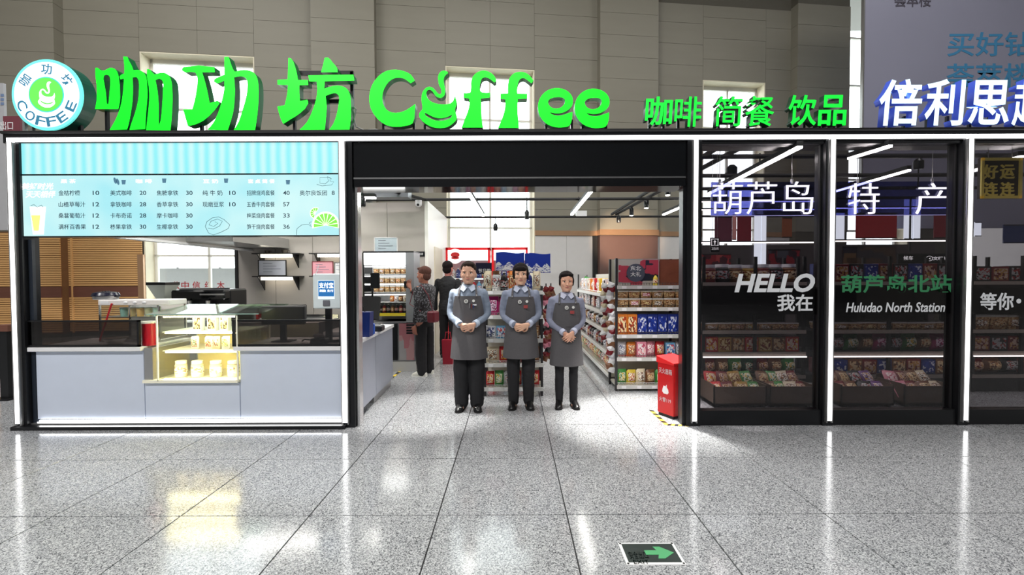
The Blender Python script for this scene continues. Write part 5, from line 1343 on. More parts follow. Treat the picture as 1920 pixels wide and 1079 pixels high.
def side_xf(q): return (fx-w1-.002, fy-(q.x-fx), q.z)   # writing on the box's left face
text('灭火器箱', 'box_lettering', M_white, o, fx-.09, fx+.09, hb_-.13, hb_-.07, 0, .001, offset=.01, xf=lambda q: (fx-w1-.003, fy+(fx-q.x), q.z))
text('火警119', 'box_lettering', M_white, o, fx-.08, fx+.08, .16, .21, 0, .001, offset=.01, xf=lambda q: (fx-w1-.003, fy+(fx-q.x), q.z))
fl_ = [(0, 0), (.03, .0), (.045, .02), (.04, .05), (.022, .07), (.02, .1), (-.005, .075), (-.02, .085), (-.035, .05), (-.04, .02), (-.02, 0)]
MB().prism([(a, b) for a, b in fl_], 0, .001)
mb = MB(); mb.add([(fx-w1-.003, fy-a, .25+b) for a, b in fl_]+[(fx-w1, fy-a, .25+b) for a, b in fl_], [list(range(11)), list(range(21, 10, -1))]+[(i, i+11, (i+1) % 11+11, (i+1) % 11) for i in range(11)]); mb.build('flame_mark', M_white, o)
bx('label_plate', mat('plate_pink', (220, 150, 150), .5), fx-.03, fx+.09, fy-w2-.009, fy-w2-.005, hb_-.16, hb_-.12, o)
for s_ in (.2, .36): bx('hinge', M_steel, fx+w1-.02, fx+w1-.01, fy-w2-.012, fy-w2-.004, s_, s_+.04, o)
o.rotation_euler = (0, 0, R(28))
# hazard tape on the floor around it
def tape(x0, y0, x1, y1, label, n=8):
    L_ = math.hypot(x1-x0, y1-y0); o = thing('hazard_tape', ((x0+x1)/2, (y0+y1)/2, .0), label, 'tape')
    d = Vector(((x1-x0)/L_, (y1-y0)/L_, 0)); s_ = Vector((-d.y, d.x, 0))*.022
    for i in range(n):
        a = Vector((x0, y0, .0004))+d*(L_*i/n); b = a+d*(L_/n); k_ = d*.02
        MB().add([a-s_, b-s_, b+s_+k_, a+s_+k_, a-s_+Vector((0, 0, .001)), b-s_+Vector((0, 0, .001)), b+s_+k_+Vector((0, 0, .001)), a+s_+k_+Vector((0, 0, .001))], [(3, 2, 1, 0), (4, 5, 6, 7), (0, 1, 5, 4), (1, 2, 6, 5), (2, 3, 7, 6), (3, 0, 4, 7)]).build('tape_block', yellow if i % 2 else black_, o)
q0, q1 = G(1220, 769), G(1250, 797)
tape(q0.x, q0.y, q1.x, q1.y, 'yellow and black hazard tape on the floor left of the red box')
q2 = G(1290, 799); tape(q1.x, q1.y+.0, q2.x, q2.y+.0, 'yellow and black hazard tape on the floor in front of the red box', 6)
q3, q4 = G(722, 720), G(752, 695); tape(q3.x, q3.y, q4.x, q4.y, 'worn hazard tape on the floor at the end of the entrance counter', 6)

# floor exit marker
p00, p10, p11, p01 = G(1160, 1020), G(1262, 1019), G(1287, 1061), G(1174, 1061)
cx_ = (p00+p10+p11+p01)/4
o = thing('floor_exit_sign', (cx_.x, cx_.y, 0), 'steel framed floor exit marker with green arrow, set in the floor tiles', 'floor sign')
wx = (p10.x-p00.x)/2*.97+.0; x0, x1 = p01.x, (p11.x+p10.x)/2; x0 = (p00.x+p01.x)/2; y0, y1 = p01.y, p00.y
bx('steel_frame', mat('pale_frame', (236, 236, 236), .4), x0, x1, y0, y1, .0, .004, o)
bx('dark_plate', mat('exit_plate', (44, 54, 52), .3), x0+.015, x1-.015, y0+.018, y1-.012, .003, .006, o)
mg = mat('exit_green', (84, 168, 112), .4)
xm, ym = (x0+x1)/2, (y0+y1)/2; w_ = x1-x0; h_ = y1-y0
ar = [(xm-.1*w_, ym-.09*h_), (xm+.12*w_, ym-.09*h_), (xm+.08*w_, ym-.26*h_), (xm+.2*w_, ym-.26*h_), (xm+.4*w_, ym+.0*h_), (xm+.2*w_, ym+.28*h_), (xm+.08*w_, ym+.28*h_), (xm+.12*w_, ym+.11*h_), (xm-.1*w_, ym+.11*h_)]
MB().add([(a, b, .0075) for a, b in ar]+[(a, b, .006) for a, b in ar], [list(range(9)), list(range(17, 8, -1))]+[(i, i+9, (i+1) % 9+9, (i+1) % 9) for i in range(9)]).build('arrow', mg, o)
text('安全出口', 'marker_lettering', mat('exit_print', (120, 130, 126), .5), o, x0+.03, x0+.13, ym-.06, ym-.0, 0, .001, xf=lambda q: (q.x, q.z+.01, .0068))
text('EXIT', 'marker_lettering', mat('exit_print', (120, 130, 126)), o, x0+.04, x0+.12, ym-.1, ym-.07, 0, .001, xf=lambda q: (q.x, q.z+.01, .0068))
for i in range(4): MB().lathe([(0, .004), (.006, .004), (.006, .0055), (0, .0055)], 8, (x0+.01+(i % 2)*(w_-.02), y0+.009+(i//2)*(h_-.016), 0)).build('screw', M_black, o)
# ------------------------------------------------------------------ people
def remesh(mb, name, m, parent, voxel, smooth_it=2, disp=0, seed=0, label=None, disp_scale=9):
    me = mb.mesh(name, wl(parent))
    m2 = to_mesh(me, name, [('REMESH', dict(mode='VOXEL', voxel_size=voxel, use_smooth_shade=True)), ('SMOOTH', dict(iterations=smooth_it, factor=.5))])
    bpy.data.meshes.remove(me)
    if disp:
        off = Vector((seed*3.1, seed*1.7, seed))
        nrm = [v.normal.copy() for v in m2.vertices]
        for v, nv in zip(m2.vertices, nrm):
            p = v.co.copy()
            n_ = noise.noise(Vector((p.x*disp_scale, p.y*disp_scale, p.z*disp_scale*.55))+off)+.5*noise.noise(Vector((p.x*22, p.y*22, p.z*30))+off)
            v.co = p+nv*(disp*n_)
    for p in m2.polygons: p.use_smooth = True
    m2.materials.clear()
    return link(name, m2, m, parent, label=label)
def bez(a, b, c, n=6):
    a, b, c = Vector(a), Vector(b), Vector(c)
    return [a*(1-t)**2+b*2*t*(1-t)+c*t*t for t in [i/n for i in range(n+1)]]
def limb(mb, pts, rs, n=12):
    """smooth tapering limb through 3 joints"""
    P_ = [Vector(p) for p in pts]; out = []; rr = []
    for i in range(len(P_)-1):
        for t in (0, .25, .5, .75):
            out.append(P_[i].lerp(P_[i+1], t)); rr.append(rs[i]+(rs[i+1]-rs[i])*t)
    out.append(P_[-1]); rr.append(rs[-1])
    for _ in range(2):
        out = [out[0]]+[(out[i-1]+out[i]*2+out[i+1])/4 for i in range(1, len(out)-1)]+[out[-1]]
    mb.tube(out, rr, n)
    mb.ball(out[0], rr[0], n=12); mb.ball(out[-1], rr[-1], n=12)
def hand(mb, wrist, d, nrm, side, H, curl=.5, thumb_out=.6):
    """palm, four bent fingers of unequal length and a thumb; d points to the fingertips, nrm out of the palm"""
    d = Vector(d).normalized(); nrm = Vector(nrm); nrm = (nrm-d*nrm.dot(d)).normalized(); s_ = d.cross(nrm).normalized()*side
    w_ = Vector(wrist); k = H/1.7
    rs = [(.020, .016), (.026, .015), (.034, .014), (.038, .013), (.036, .012)]
    pts = [w_+d*(.0+.022*i)*k for i in range(5)]
    n = 12; vs = []
    for p, (a, b) in zip(pts, rs):
        vs += [p+s_*(a*k*math.cos(2*math.pi*q/n))+nrm*(b*k*math.sin(2*math.pi*q/n)) for q in range(n)]
    mb.add(vs, [(i*n+q, i*n+(q+1) % n, (i+1)*n+(q+1) % n, (i+1)*n+q) for i in range(4) for q in range(n)]+[list(range(n-1, -1, -1)), [4*n+q for q in range(n)]])
    for i, (off, L_) in enumerate(((-.031, .062), (-.0105, .074), (.0105, .078), (.031, .070))):
        base = w_+d*.078*k+s_*off*k; dd = (d+s_*off*3.2).normalized(); p = [base]
        for j, f_ in enumerate((.0, .42, .32, .26)):
            if j == 0: p.append(base+dd*.016*k); continue
            a = curl*j; v = dd*math.cos(a)+nrm*math.sin(a); p.append(p[-1]+v*L_*f_*k)
        mb.tube(p, [.0088*k, .0088*k, .0082*k, .0075*k, .0062*k], 8); mb.ball(p[-1], .0062*k, n=8, m=6)
    b0 = w_+d*.022*k-s_*.03*k; v = (d*.6-s_*thumb_out+nrm*.25).normalized()
    p = [b0+s_*.012*k, b0+v*.026*k, b0+v*.05*k+nrm*.006*k, b0+(v+d*.5).normalized()*.07*k+nrm*.01*k]
    mb.tube(p, [.013*k, .0115*k, .0095*k, .0075*k], 8); mb.ball(p[-1], .0075*k, n=8, m=6)
TOR = [(.455, .080, .058, 0), (.50, .094, .066, .004), (.54, .094, .064, .004), (.60, .080, .056, 0), (.66, .083, .060, 0), (.72, .094, .066, 0), (.765, .100, .064, .002), (.79, .098, .055, .004), (.808, .086, .048, .006), (.824, .060, .040, .008)]
def person(px_feet, py_feet, py_head, label, rotz=0, skin=(206, 156, 128), hair='short', shirt=(140, 156, 182), shirt_mat=None, trouser=(20, 20, 24), shoe=(18, 18, 20), width=1.0,
           arms=None, apron=False, voxel=.0046, wide_leg=1.0, head_turn=0, name='person', female=False, seed=1, build_w=1.0):
    g = G(px_feet, py_feet); Y = g.y+.08
    x0_ = G(px_feet, py_feet).x*Y/g.y; H = P(px_feet, py_head, Y).z
    o = thing(name, (x0_, Y, 0), label, 'person')
    B = Vector((x0_, Y, 0))
    def V(x, y, z): return B+Vector((x*width, y, z))*H
    sk = mat('skin_%d' % seed, skin, .5, var=.05)
    HS = 1.14
    def hr(v):
        dx, dy = (v.x-B.x)*HS, (v.y-cy)*HS*.97; c_, s__ = math.cos(head_turn), math.sin(head_turn)
        return Vector((B.x+dx*c_-dy*s__, cy+dx*s__+dy*c_, H-(H-v.z)*HS))
    arms = arms or [((-.098, .006, .790), (-.130, .02, .640), (-.050, -.098, .588)), ((.098, .006, .790), (.130, .02, .640), (.052, -.098, .590))]
    # --- body: one continuous surface
    mb = MB()
    mb.rings([(B.x, B.y+y*H, z*H, rx*H*.93*width*build_w, ry*H*.93) for z, rx, ry, y in TOR], 24)
    mb.rings([(B.x, B.y+.006*H, z*H, r_*H, r_*H) for z, r_ in ((.80, .04), (.83, .034), (.85, .030), (.875, .030), (.90, .030))], 16)
    cy = B.y-.004*H; head0 = len(mb.v)
    hd = [(.868, .014, .018, -.020), (.874, .024, .030, -.012), (.885, .032, .040, -.006), (.90, .037, .046, -.002), (.915, .040, .050, 0), (.93, .042, .053, .002), (.945, .0435, .055, .004), (.96, .043, .055, .005), (.975, .039, .050, .006), (.988, .029, .038, .007), (.996, .016, .021, .007), (.999, .003, .004, .007)]
    mb.rings([(B.x, cy+y*H, z*H, rx*H, ry*H) for z, rx, ry, y in hd], 24)
    fy = cy-.050*H
    mb.ball((B.x, fy-.004*H, .9135*H), .0085*H, .010*H, .0075*H)           # nose
    mb.tube([(B.x, fy+.001*H, .938*H), (B.x, fy-.004*H, .916*H)], [.004*H, .007*H], 8)
    mb.ball((B.x, cy-.036*H, .879*H), .015*H, .012*H, .010*H)               # chin
    mb.ball((B.x, fy+.003*H, .8995*H), .013*H, .007*H, .0055*H)             # lips
    for s_ in (-1, 1):
        mb.ball((B.x+s_*.0425*H, cy+.008*H, .921*H), .006*H, .010*H, .016*H)   # ears
        mb.ball((B.x+s_*.022*H, fy+.010*H, .917*H), .014*H, .010*H, .012*H)   # cheeks
        mb.ball((B.x+s_*.018*H, fy+.006*H, .9435*H), .016*H, .008*H, .005*H)  # brow ridge
    head1 = len(mb.v)
    for i, (a, b, c) in enumerate(arms):
        s_ = -1 if i == 0 else 1
        limb(mb, [V(*a), V(*b), V(*c)], [.027*H, .022*H, .0145*H])
    for s_ in (-1, 1):
        limb(mb, [V(s_*.048, .004, .50), V(s_*.050, -.004, .27), V(s_*.050, .010, .05)], [.048*H, .031*H, .020*H])
        mb.ball(V(s_*.052, -.02, .022), .02*H, .05*H, .018*H)
    hs = HANDS.get(seed)
    for wi, dd, nn, sd, cu in hs or []:
        hand(mb, V(*wi), dd, nn, sd, H, cu)
    for i in range(head0, head1): mb.v[i] = hr(mb.v[i])
    remesh(mb, 'body', sk, o, voxel, 1)
    # --- face details
    for s_ in (-1, 1):
        m1 = MB(); m1.ball((B.x+s_*.0165*H, fy+.0065*H, .9325*H), .0080*H, .0055*H, .0038*H, 12, 8); m1.v = [hr(v) for v in m1.v]
        e = m1.build('eye', mat('eye_white', (215, 208, 200), .3), o, smooth=True)
        m1 = MB(); m1.ball((B.x+s_*.0165*H, fy+.003*H, .9325*H), .0036*H, .0028*H, .0036*H, 10, 6); m1.v = [hr(v) for v in m1.v]
        m1.build('iris', mat('iris_dark', (28, 18, 14), .2), e, smooth=True)
        m1 = MB(); m1.tube([(B.x+s_*.008*H, fy+.0005*H, .9425*H), (B.x+s_*.0175*H, fy+.000*H, .9450*H), (B.x+s_*.027*H, fy+.007*H, .9425*H)], [.0014*H, .0018*H, .001*H], 6); m1.v = [hr(v) for v in m1.v]
        m1.build('eyebrow', mat('brow_dark', (40, 28, 24), .7), o)
        m1 = MB(); m1.tube([(B.x+s_*.009*H, fy+.0035*H, .9350*H), (B.x+s_*.0165*H, fy+.0005*H, .9372*H), (B.x+s_*.025*H, fy+.006*H, .9350*H)], .0009*H, 5); m1.v = [hr(v) for v in m1.v]
        m1.build('eyelid', mat('brow_dark', (40, 28, 24)), o)
    m1 = MB(); m1.tube([(B.x-.012*H, fy+.001*H, .8998*H), (B.x-.005*H, fy-.004*H, .8985*H), (B.x+.005*H, fy-.004*H, .8985*H), (B.x+.012*H, fy+.001*H, .8998*H)], [(.0012*H), .0026*H, .0026*H, .0012*H], 6); m1.v = [hr(v) for v in m1.v]
    lp = m1.build('lips', mat('lip_%d' % seed, (170, 84, 80), .4), o, smooth=True)
    if seed == 2:
        m1 = MB(); m1.box(B.x-.007*H, B.x+.007*H, fy-.0075*H, fy-.003*H, .8975*H, .9*H); m1.build('teeth', M_white, lp)
    # --- hair
    hm = mat('hair_black_%d' % seed, {1: (44, 34, 30), 4: (92, 62, 54)}.get(seed, (24, 18, 18)), .8, var=.25, scale=60, spec=.15)
    mb = MB()
    mb.ball((B.x, cy+.010*H, .960*H), .0475*H, .0565*H, .045*H, 20, 14)
    if hair == 'bald': mb = MB(); mb.ball((B.x, cy+.016*H, .955*H), .045*H, .050*H, .042*H, 18, 12)
    mb.ball((B.x, cy+.026*H, .925*H), .042*H, .034*H, .040*H, 16, 12)
    if hair in ('bangs',):
        mb.ball((B.x, cy-.036*H, .964*H), .036*H, .020*H, .019*H, 16, 10)
        for s_ in (-1, 1): mb.ball((B.x+s_*.041*H, cy-.012*H, .935*H), .009*H, .022*H, .034*H, 12, 10)
        mb.ball((B.x, cy+.05*H, .92*H), .022*H, .02*H, .024*H, 12, 8)
    elif hair == 'parted':
        mb.ball((B.x-.012*H, cy-.030*H, .975*H), .030*H, .022*H, .014*H, 14, 8); mb.ball((B.x+.018*H, cy-.026*H, .976*H), .026*H, .024*H, .013*H, 14, 8)
        for s_ in (-1, 1): mb.ball((B.x+s_*.042*H, cy-.002*H, .935*H), .007*H, .022*H, .030*H, 12, 10)
        mb.ball((B.x, cy+.045*H, .93*H), .026*H, .022*H, .026*H, 12, 8)
    else:
        mb.ball((B.x+.006*H, cy-.030*H, .982*H), .032*H, .022*H, .013*H, 14, 8)
    mb.v = [hr(v) for v in mb.v]
    remesh(mb, 'hair', hm, o, .0052, 1, disp=.002*H, seed=seed, disp_scale=40)
    # --- shirt
    sm = shirt_mat or mat('shirt_%d' % seed, shirt, .8, var=.22, scale=13, bump=1.0)
    mb = MB()
    ex_ = .007
    mb.rings([(B.x, B.y+y*H, z*H, (rx*build_w+ex_)*H*width, (ry+ex_)*H) for z, rx, ry, y in TOR[1:]]+[(B.x, B.y+.004*H, .838*H, .046*H, .040*H), (B.x, B.y+.002*H, .846*H, .040*H, .037*H)], 28)
    for i, (a, b, c) in enumerate(arms):
        cc = Vector(b).lerp(Vector(c), .94)
        limb(mb, [V(*a)+Vector((0, 0, -.006*H)), V(*b), V(*cc)], [.034*H, .028*H, .0215*H], 14)
    remesh(mb, 'shirt' if not shirt_mat else 'jacket', sm, o, .008, 3, disp=.0046*H, seed=seed)
    if apron:
        cm2 = mat('collar_%d' % seed, tuple(min(255, c+50) for c in shirt), .7)
        for s_ in (-1, 1):
            q = [V(s_*.004, -.052, .828), V(s_*.026, -.070, .800), V(s_*.050, -.050, .816), V(s_*.038, -.012, .850)]
            t_ = Vector((0, -.004, 0))
            MB().add(q+[p+t_ for p in q], [(0, 1, 2, 3), (4, 5, 6, 7), (0, 1, 5, 4), (1, 2, 6, 5), (2, 3, 7, 6), (3, 0, 4, 7)]).build('collar', cm2, o)
        for i, (a, b, c) in enumerate(arms):
            d_ = (V(*c)-V(*b)).normalized(); e_ = V(*b).lerp(V(*c), .90)
            MB().tube([e_-d_*.01, e_+d_*.035], .0245*H, 14).build('cuff', cm2, o, smooth=True)
    # --- trousers
    tm = mat('trousers_%d' % seed, trouser, .8, var=.15)
    mb = MB()
    mb.rings([(B.x, B.y+.004*H, z*H, rx*H*width, ry*H) for z, rx, ry in ((.452, .084, .064), (.50, .098, .073), (.54, .098, .070), (.595, .087, .062))], 24)
    for s_ in (-1, 1):
        k = wide_leg
        limb(mb, [V(s_*.049, .004, .49), V(s_*.052, -.004, .27), V(s_*.052, .008, .045)], [.052*H, .040*H*k, .034*H*k], 14)
    remesh(mb, 'trousers', tm, o, .008, 2, disp=.004*H, seed=seed+3)
    # --- shoes
    shm = mat('shoe_%d' % seed, shoe, .3); slm = mat('sole_%d' % seed, (14, 14, 14) if seed < 4 else (235, 235, 230), .5)
    for s_ in (-1, 1):
        sx = B.x+s_*.056*H*width; rr_ = []
        up = [(.052, .016, .020), (.03, .022, .028), (.0, .024, .032), (-.03, .026, .026), (-.06, .026, .018), (-.082, .018, .013), (-.09, .006, .008)]
        vs = []; n = 12
        for y, hw_, hh_ in up:
            vs += [Vector((sx+s_*(-y*.12)*H+hw_*H*math.cos(2*math.pi*q/n), B.y+y*H, hh_*H+max(-hh_*H+.008, hh_*H*math.sin(2*math.pi*q/n)))) for q in range(n)]
        m1 = MB(); m1.add(vs, [(i*n+q, i*n+(q+1) % n, (i+1)*n+(q+1) % n, (i+1)*n+q) for i in range(len(up)-1) for q in range(n)]+[list(range(n-1, -1, -1)), [(len(up)-1)*n+q for q in range(n)]])
        sh_ = m1.build('shoe', shm, o, smooth=True)
        out = [(sx+s_*(-y*.12)*H+e_*(hw_*1.08)*H, B.y+y*H*1.03) for e_ in (1,) for y, hw_, hh_ in up]+[(sx+s_*(-y*.12)*H-(hw_*1.08)*H, B.y+y*H*1.03) for y, hw_, hh_ in reversed(up)]
        nn = len(out)
        MB().add([(a, b, 0) for a, b in out]+[(a, b, .014) for a, b in out], [list(range(nn)), list(range(2*nn-1, nn-1, -1))]+[(i, i+nn, (i+1) % nn+nn, (i+1) % nn) for i in range(nn)]).build('sole', slm, sh_)
        if seed == 1: MB().ball((sx, B.y-.055*H, .03*H), .016*H, .012*H, .006*H, 10, 6).build('buckle', M_chrome, sh_, smooth=True)
    # --- apron
    if apron:
        am = mat('apron_grey', (82, 80, 83), .85, var=.08, scale=50, bump=.15)
        def wrap(za, zb2, aa, ab, base, top, nz=10, nu=22, pad=.0135):
            def f(pd):
                def g(u, v):
                    z = za+(zb2-za)*v; a = (aa+(ab-aa)*v)*(u*2-1)
                    rx = base[0]+(top[0]-base[0])*v; ry = base[1]+(top[1]-base[1])*v
                    fold = .003*math.sin(u*21+seed)*(1-v)
                    return (B.x+(rx+pd+fold)*H*math.sin(a)*width, B.y-(ry+pd+fold)*H*math.cos(a)+.002*H, z*H)
                return g
            m1 = MB(); m1.grid(f(pad), nu, nz); m1.grid(f(pad-.003), nu, nz); return m1
        sk_ = wrap(APR[seed], .605, R(104), R(100), (.112, .086), (.090, .066)); sk_.build('apron_skirt', am, o, smooth=60)
        bb_ = wrap(.600, .772, R(84), R(46), (.090, .066), (.102, .068), nz=8, nu=16, pad=.016); bb_.build('apron_bib', am, o, smooth=60)
        for s_ in (-1, 1):
            pts = [V(s_*.060, -.076, .764), V(s_*.058, -.068, .790), V(s_*.055, -.052, .814), V(s_*.050, -.010, .838), V(s_*.042, .036, .828)]
            MB().tube(pts, [(.011, .003)]*5, 8).build('apron_strap', am, o)
            MB().ball(V(s_*.059, -.078, .776), .008, .004, .008, 8, 6).build('strap_buckle', M_chrome, o)
        MB().tube([(B.x+.0905*H*math.sin(a)*width, B.y-.0745*H*math.cos(a), .602*H) for a in [R(-100+10*i) for i in range(21)]], .006, 6).build('waist_tie', am, o)
        lc = V(-.008, -.0865, .738)
        MB().disc((lc.x, lc.z), .021, lc.y-.006, lc.y+.004, 20).build('round_badge', mat('badge_white', (226, 226, 222), .5), o)
        MB().disc((lc.x, lc.z), .013, lc.y-.008, lc.y-.005, 16).build('badge_centre', mat('badge_dark', (80, 84, 84), .5), o)
        MB().disc((lc.x, lc.z), .006, lc.y-.010, lc.y-.007, 12).build('badge_cup', mat('badge_white', (226, 226, 222)), o)
        lc = V(.040, -.080, .740)
        MB().disc((lc.x, lc.z), .015, lc.y-.006, lc.y+.003, 16).build('name_badge', mat('badge_white', (226, 226, 222)), o)
        pk_ = V(.030, -.0835, .704)
        if seed == 1:
            for i, c in enumerate((M_steel, dred, navy_)):
                bx('pen', c, pk_.x+.0-.03+i*.022, pk_.x-.022+i*.022, pk_.y-.012, pk_.y-.004, pk_.z-.02, pk_.z+.035-.008*i, o)
            bx('white_tag', M_white, pk_.x+.01, pk_.x+.05, pk_.y-.008, pk_.y-.003, pk_.z+.01, pk_.z+.024, o)
        else:
            bx('red_name_tag', mat('red_tag', (150, 60, 60), .5), pk_.x-.02, pk_.x+.025, pk_.y-.008, pk_.y+.002, pk_.z-.015, pk_.z+.02, o)
    return o, V, H, B
APR = {1: .352, 2: .352, 3: .315}
# hands clasped in front: one laid over the other
cl = lambda dz=0, dy=0: [((-.050, -.098+dy, .588+dz), (1, -.10, -.36), (.05, 1, .1), 1, .32), ((.052, -.110+dy, .590+dz), (-1, -.10, -.40), (-.05, 1, .1), -1, .36)]
HANDS = {1: cl(), 2: cl(), 3: [((-.030, -.10, .560), (.8, -.1, -.62), (.05, 1, .1), 1, .32), ((.036, -.112, .566), (-.7, -.1, -.72), (-.05, 1, .1), -1, .36)],
         4: [((-.03, -.175, .79), (-.1, -.35, .9), (.3, .9, .2), 1, .4), ((.11, -.02, .47), (0, -.1, -1), (-1, 0, 0), 1, .35)],
         5: [((-.14, -.0, .47), (0, -.1, -1), (1, 0, 0), 1, .3), ((.14, -.0, .47), (0, -.1, -1), (-1, 0, 0), 1, .3)]}
person(880, 772, 491, 'person in blue-grey shirt and grey apron, standing at left, wide black trousers', hair='short', skin=(206, 160, 136), shirt=(122, 134, 152), apron=True, seed=1, wide_leg=1.38, build_w=1.04)
person(977, 768, 494, 'person in grey-blue shirt and grey apron, standing in the middle with dark fringe', hair='bangs', skin=(218, 172, 144), shirt=(126, 134, 154), apron=True, seed=2, wide_leg=1.12, build_w=1.04)
person(1062, 767, 509, 'shorter person in grey-blue shirt and grey apron, standing at right, ankle boots', hair='parted', skin=(216, 164, 138), shirt=(128, 132, 152), apron=True, seed=3, wide_leg=.86,
       arms=[((-.098, .006, .785), (-.130, .02, .635), (-.030, -.10, .560)), ((.098, .006, .785), (.130, .02, .635), (.036, -.10, .566))])
# customer in a patterned jacket, turned to the left, phone at the face
jm = printed('patterned_jacket', (48, 46, 50), (120, 120, 126), (30, 28, 32), scale=34, rough=.8)
o4, V4, H4, B4 = person(797, 706, 500, 'customer in dark patterned jacket facing the bread cabinet, hand raised to the mouth', skin=(170, 108, 88), hair='short', shirt_mat=jm, trouser=(22, 20, 24), shoe=(226, 224, 214),
       seed=4, build_w=1.25, width=1.12, wide_leg=1.35, voxel=.006, arms=[((-.108, .006, .795), (-.14, -.07, .66), (-.03, -.165, .775)), ((.108, .006, .795), (.135, .02, .64), (.11, -.02, .50))])
bag_m = mat('maroon_leather', (112, 30, 44), .4)
MB().box(*[q for q in (V4(.06, 0, 0).x-.06, V4(.06, 0, 0).x+.10, B4.y+.17, B4.y+.30, .50*H4, .60*H4)], .02).build('shoulder_bag', bag_m, o4)
MB().tube([V4(.06, .13, .60), V4(.08, .10, .74), V4(.075, .02, .835), V4(.07, -.07, .77), V4(.09, -.09, .66), V4(.12, .05, .60)], .007, 6).build('bag_strap', bag_m, o4)
MB().box(V4(-.045, 0, 0).x, V4(.0, 0, 0).x, V4(0, -.225, 0).y, V4(0, -.212, 0).y, .80*H4, .865*H4, .004).build('phone', M_black, o4)
o4.rotation_euler = (0, 0, R(-112))
black_j = mat('black_jacket', (22, 22, 26), .8, var=.15)
o5, V5, H5, B5 = person(841, 673, 490, 'customer in black jacket seen from behind, between the bread cabinet and the left staff member', skin=(190, 120, 110), hair='short', shirt_mat=black_j, trouser=(18, 18, 22), shoe=(40, 40, 44),
       seed=5, build_w=1.0, wide_leg=1.1, voxel=.006, arms=[((-.108, .006, .795), (-.145, .02, .64), (-.14, 0, .50)), ((.108, .006, .795), (.145, .02, .64), (.14, 0, .50))])
o5.rotation_euler = (0, 0, R(165))
rb_ = thing('red_carrier_bag', (PX(838, 7.55), 7.55, 0), 'red carrier bag standing beside the customer in black', 'bag')
MB().prism([(PX(830, 7.55), 0), (PX(848, 7.55), 0), (PX(850, 7.55), .42), (PX(828, 7.55), .42)], 7.5, 7.62).build('bag_body', mat('bag_crimson', (170, 24, 50), .5), rb_)
MB().tube([(PX(833, 7.55), 7.56, .42), (PX(835, 7.55), 7.56, .55), (PX(843, 7.55), 7.56, .55), (PX(845, 7.55), 7.56, .42)], .008, 6).build('handle', mat('bag_crimson', (170, 24, 50)), rb_)
# ------------------------------------------------------------------ tinted glass front at right
YG = YF+.05
zg0, zg1 = .15, Z1-.03
bays = [(1300, 1552.5, 'first tinted glass pane, right of the entrance'), (1552.5, 1807, 'second tinted glass pane, between two glowing posts'), (1807, 2058, 'third tinted glass pane, cut by the right picture edge')]
panes = []
for a, b, lb in bays:
    x0, x1 = PX(a, YF)+.055, PX(b, YF)-.055
    o = thing('glazed_bay', ((x0+x1)/2, YG, zg0), lb, 'glass front', 'tinted glass front panes')
    bx('pane', M_tint, x0, x1, YG, YG+.01, zg0, zg1, o)
    bx('bottom_rail', M_black, x0, x1, YF+.0, YF+.1, 0.0, zg0, o); bx('top_rail', M_black, x0, x1, YF, YF+.1, zg1, Z1, o)
    mb = MB(); mb.box(x0, x0+.012, YG-.012, YG+.02, zg0, zg1); mb.box(x1-.012, x1, YG-.012, YG+.02, zg0, zg1); mb.build('edge_gasket', M_black2, o)
    bx('black_band', mat('black_film', (12, 12, 14), .35), x0+.012, x1-.012, YG+.011, YG+.013, PZ(592, YG), PZ(544, YG), o)
    panes.append(o)
m_st = mat('sticker_white', (214, 216, 220), .5, emit=.06); m_sg2 = mat('sticker_green', (52, 128, 84), .5, emit=.02)
YT = YG-.001
T('HELLO', 1377, 1528, 513, 549, m_st, panes[0], Y=YT, name='greeting_lettering', offset=.035, shear=.22, dep=.002)
T('我在', 1457, 1524, 552, 584, m_st, panes[0], Y=YT, name='greeting_lettering', offset=.02, dep=.002)
T('葫芦岛北站', 1577, 1785, 515, 550, m_sg2, panes[1], Y=YT, name='station_lettering', offset=.02, dep=.002)
T('Huludao North Station', 1586, 1772, 567, 586, m_st, panes[1], Y=YT, name='station_lettering', offset=.015, shear=.2, dep=.002)
T('等你', 1837, 1901, 549, 582, m_st, panes[2], Y=YT, name='greeting_lettering', offset=.02, dep=.002)
p = P(1910, 565, YT); MB().disc((p.x, p.z), .024, YT-.002, YT, 16).build('greeting_dot', m_st, panes[2])

# neon sign hung behind the glass
YN = YF+.5
x0, x1 = PX(1334, YN), PX(1782, YN); z0, z1 = PZ(404, YN), PZ(346, YN)
ne = thing('neon_sign', ((x0+x1)/2, YN, z0), 'white neon sign of five characters on a dark blue acrylic board behind the glass', 'neon sign')
acr = glass('blue_acrylic', (.30, .32, .62), .05)
bx('acrylic_board', acr, x0, x1, YN+.02, YN+.026, z0-.01, z1+.02, ne)
mb = MB(); mb.box(x0, x1, YN+.018, YN+.028, z0-.014, z0-.008); mb.box(x1-.006, x1, YN+.018, YN+.028, z0-.01, z1+.02); mb.build('board_edge', mat('acrylic_edge', (190, 190, 255), .3, emit=1.2), ne)
M_neon = mat('neon_tube', (240, 240, 255), .4, emit=4.5, var=0)
for ch, a, b, c, d in (('葫', 1336, 1392, 343, 402), ('芦', 1400, 1456, 341, 402), ('岛', 1468, 1524, 341, 402), ('特', 1590, 1648, 344, 402), ('产', 1716, 1778, 344, 402)):
    T(ch, a, b, c, d, M_neon, ne, Y=YN+.012, name='neon_character', dep=.014, offset=-.012)
for px in (1350, 1485, 1608, 1748):
    x = PX(px, YN); MB().tube([(x, YN+.022, z1+.02), (x, YN+.022, 2.95)], .003, 5).build('hanging_wire', M_steel, ne)
    bx('wire_clip', M_white, x-.012, x+.012, YN+.015, YN+.03, z1+.0, z1+.05, ne)
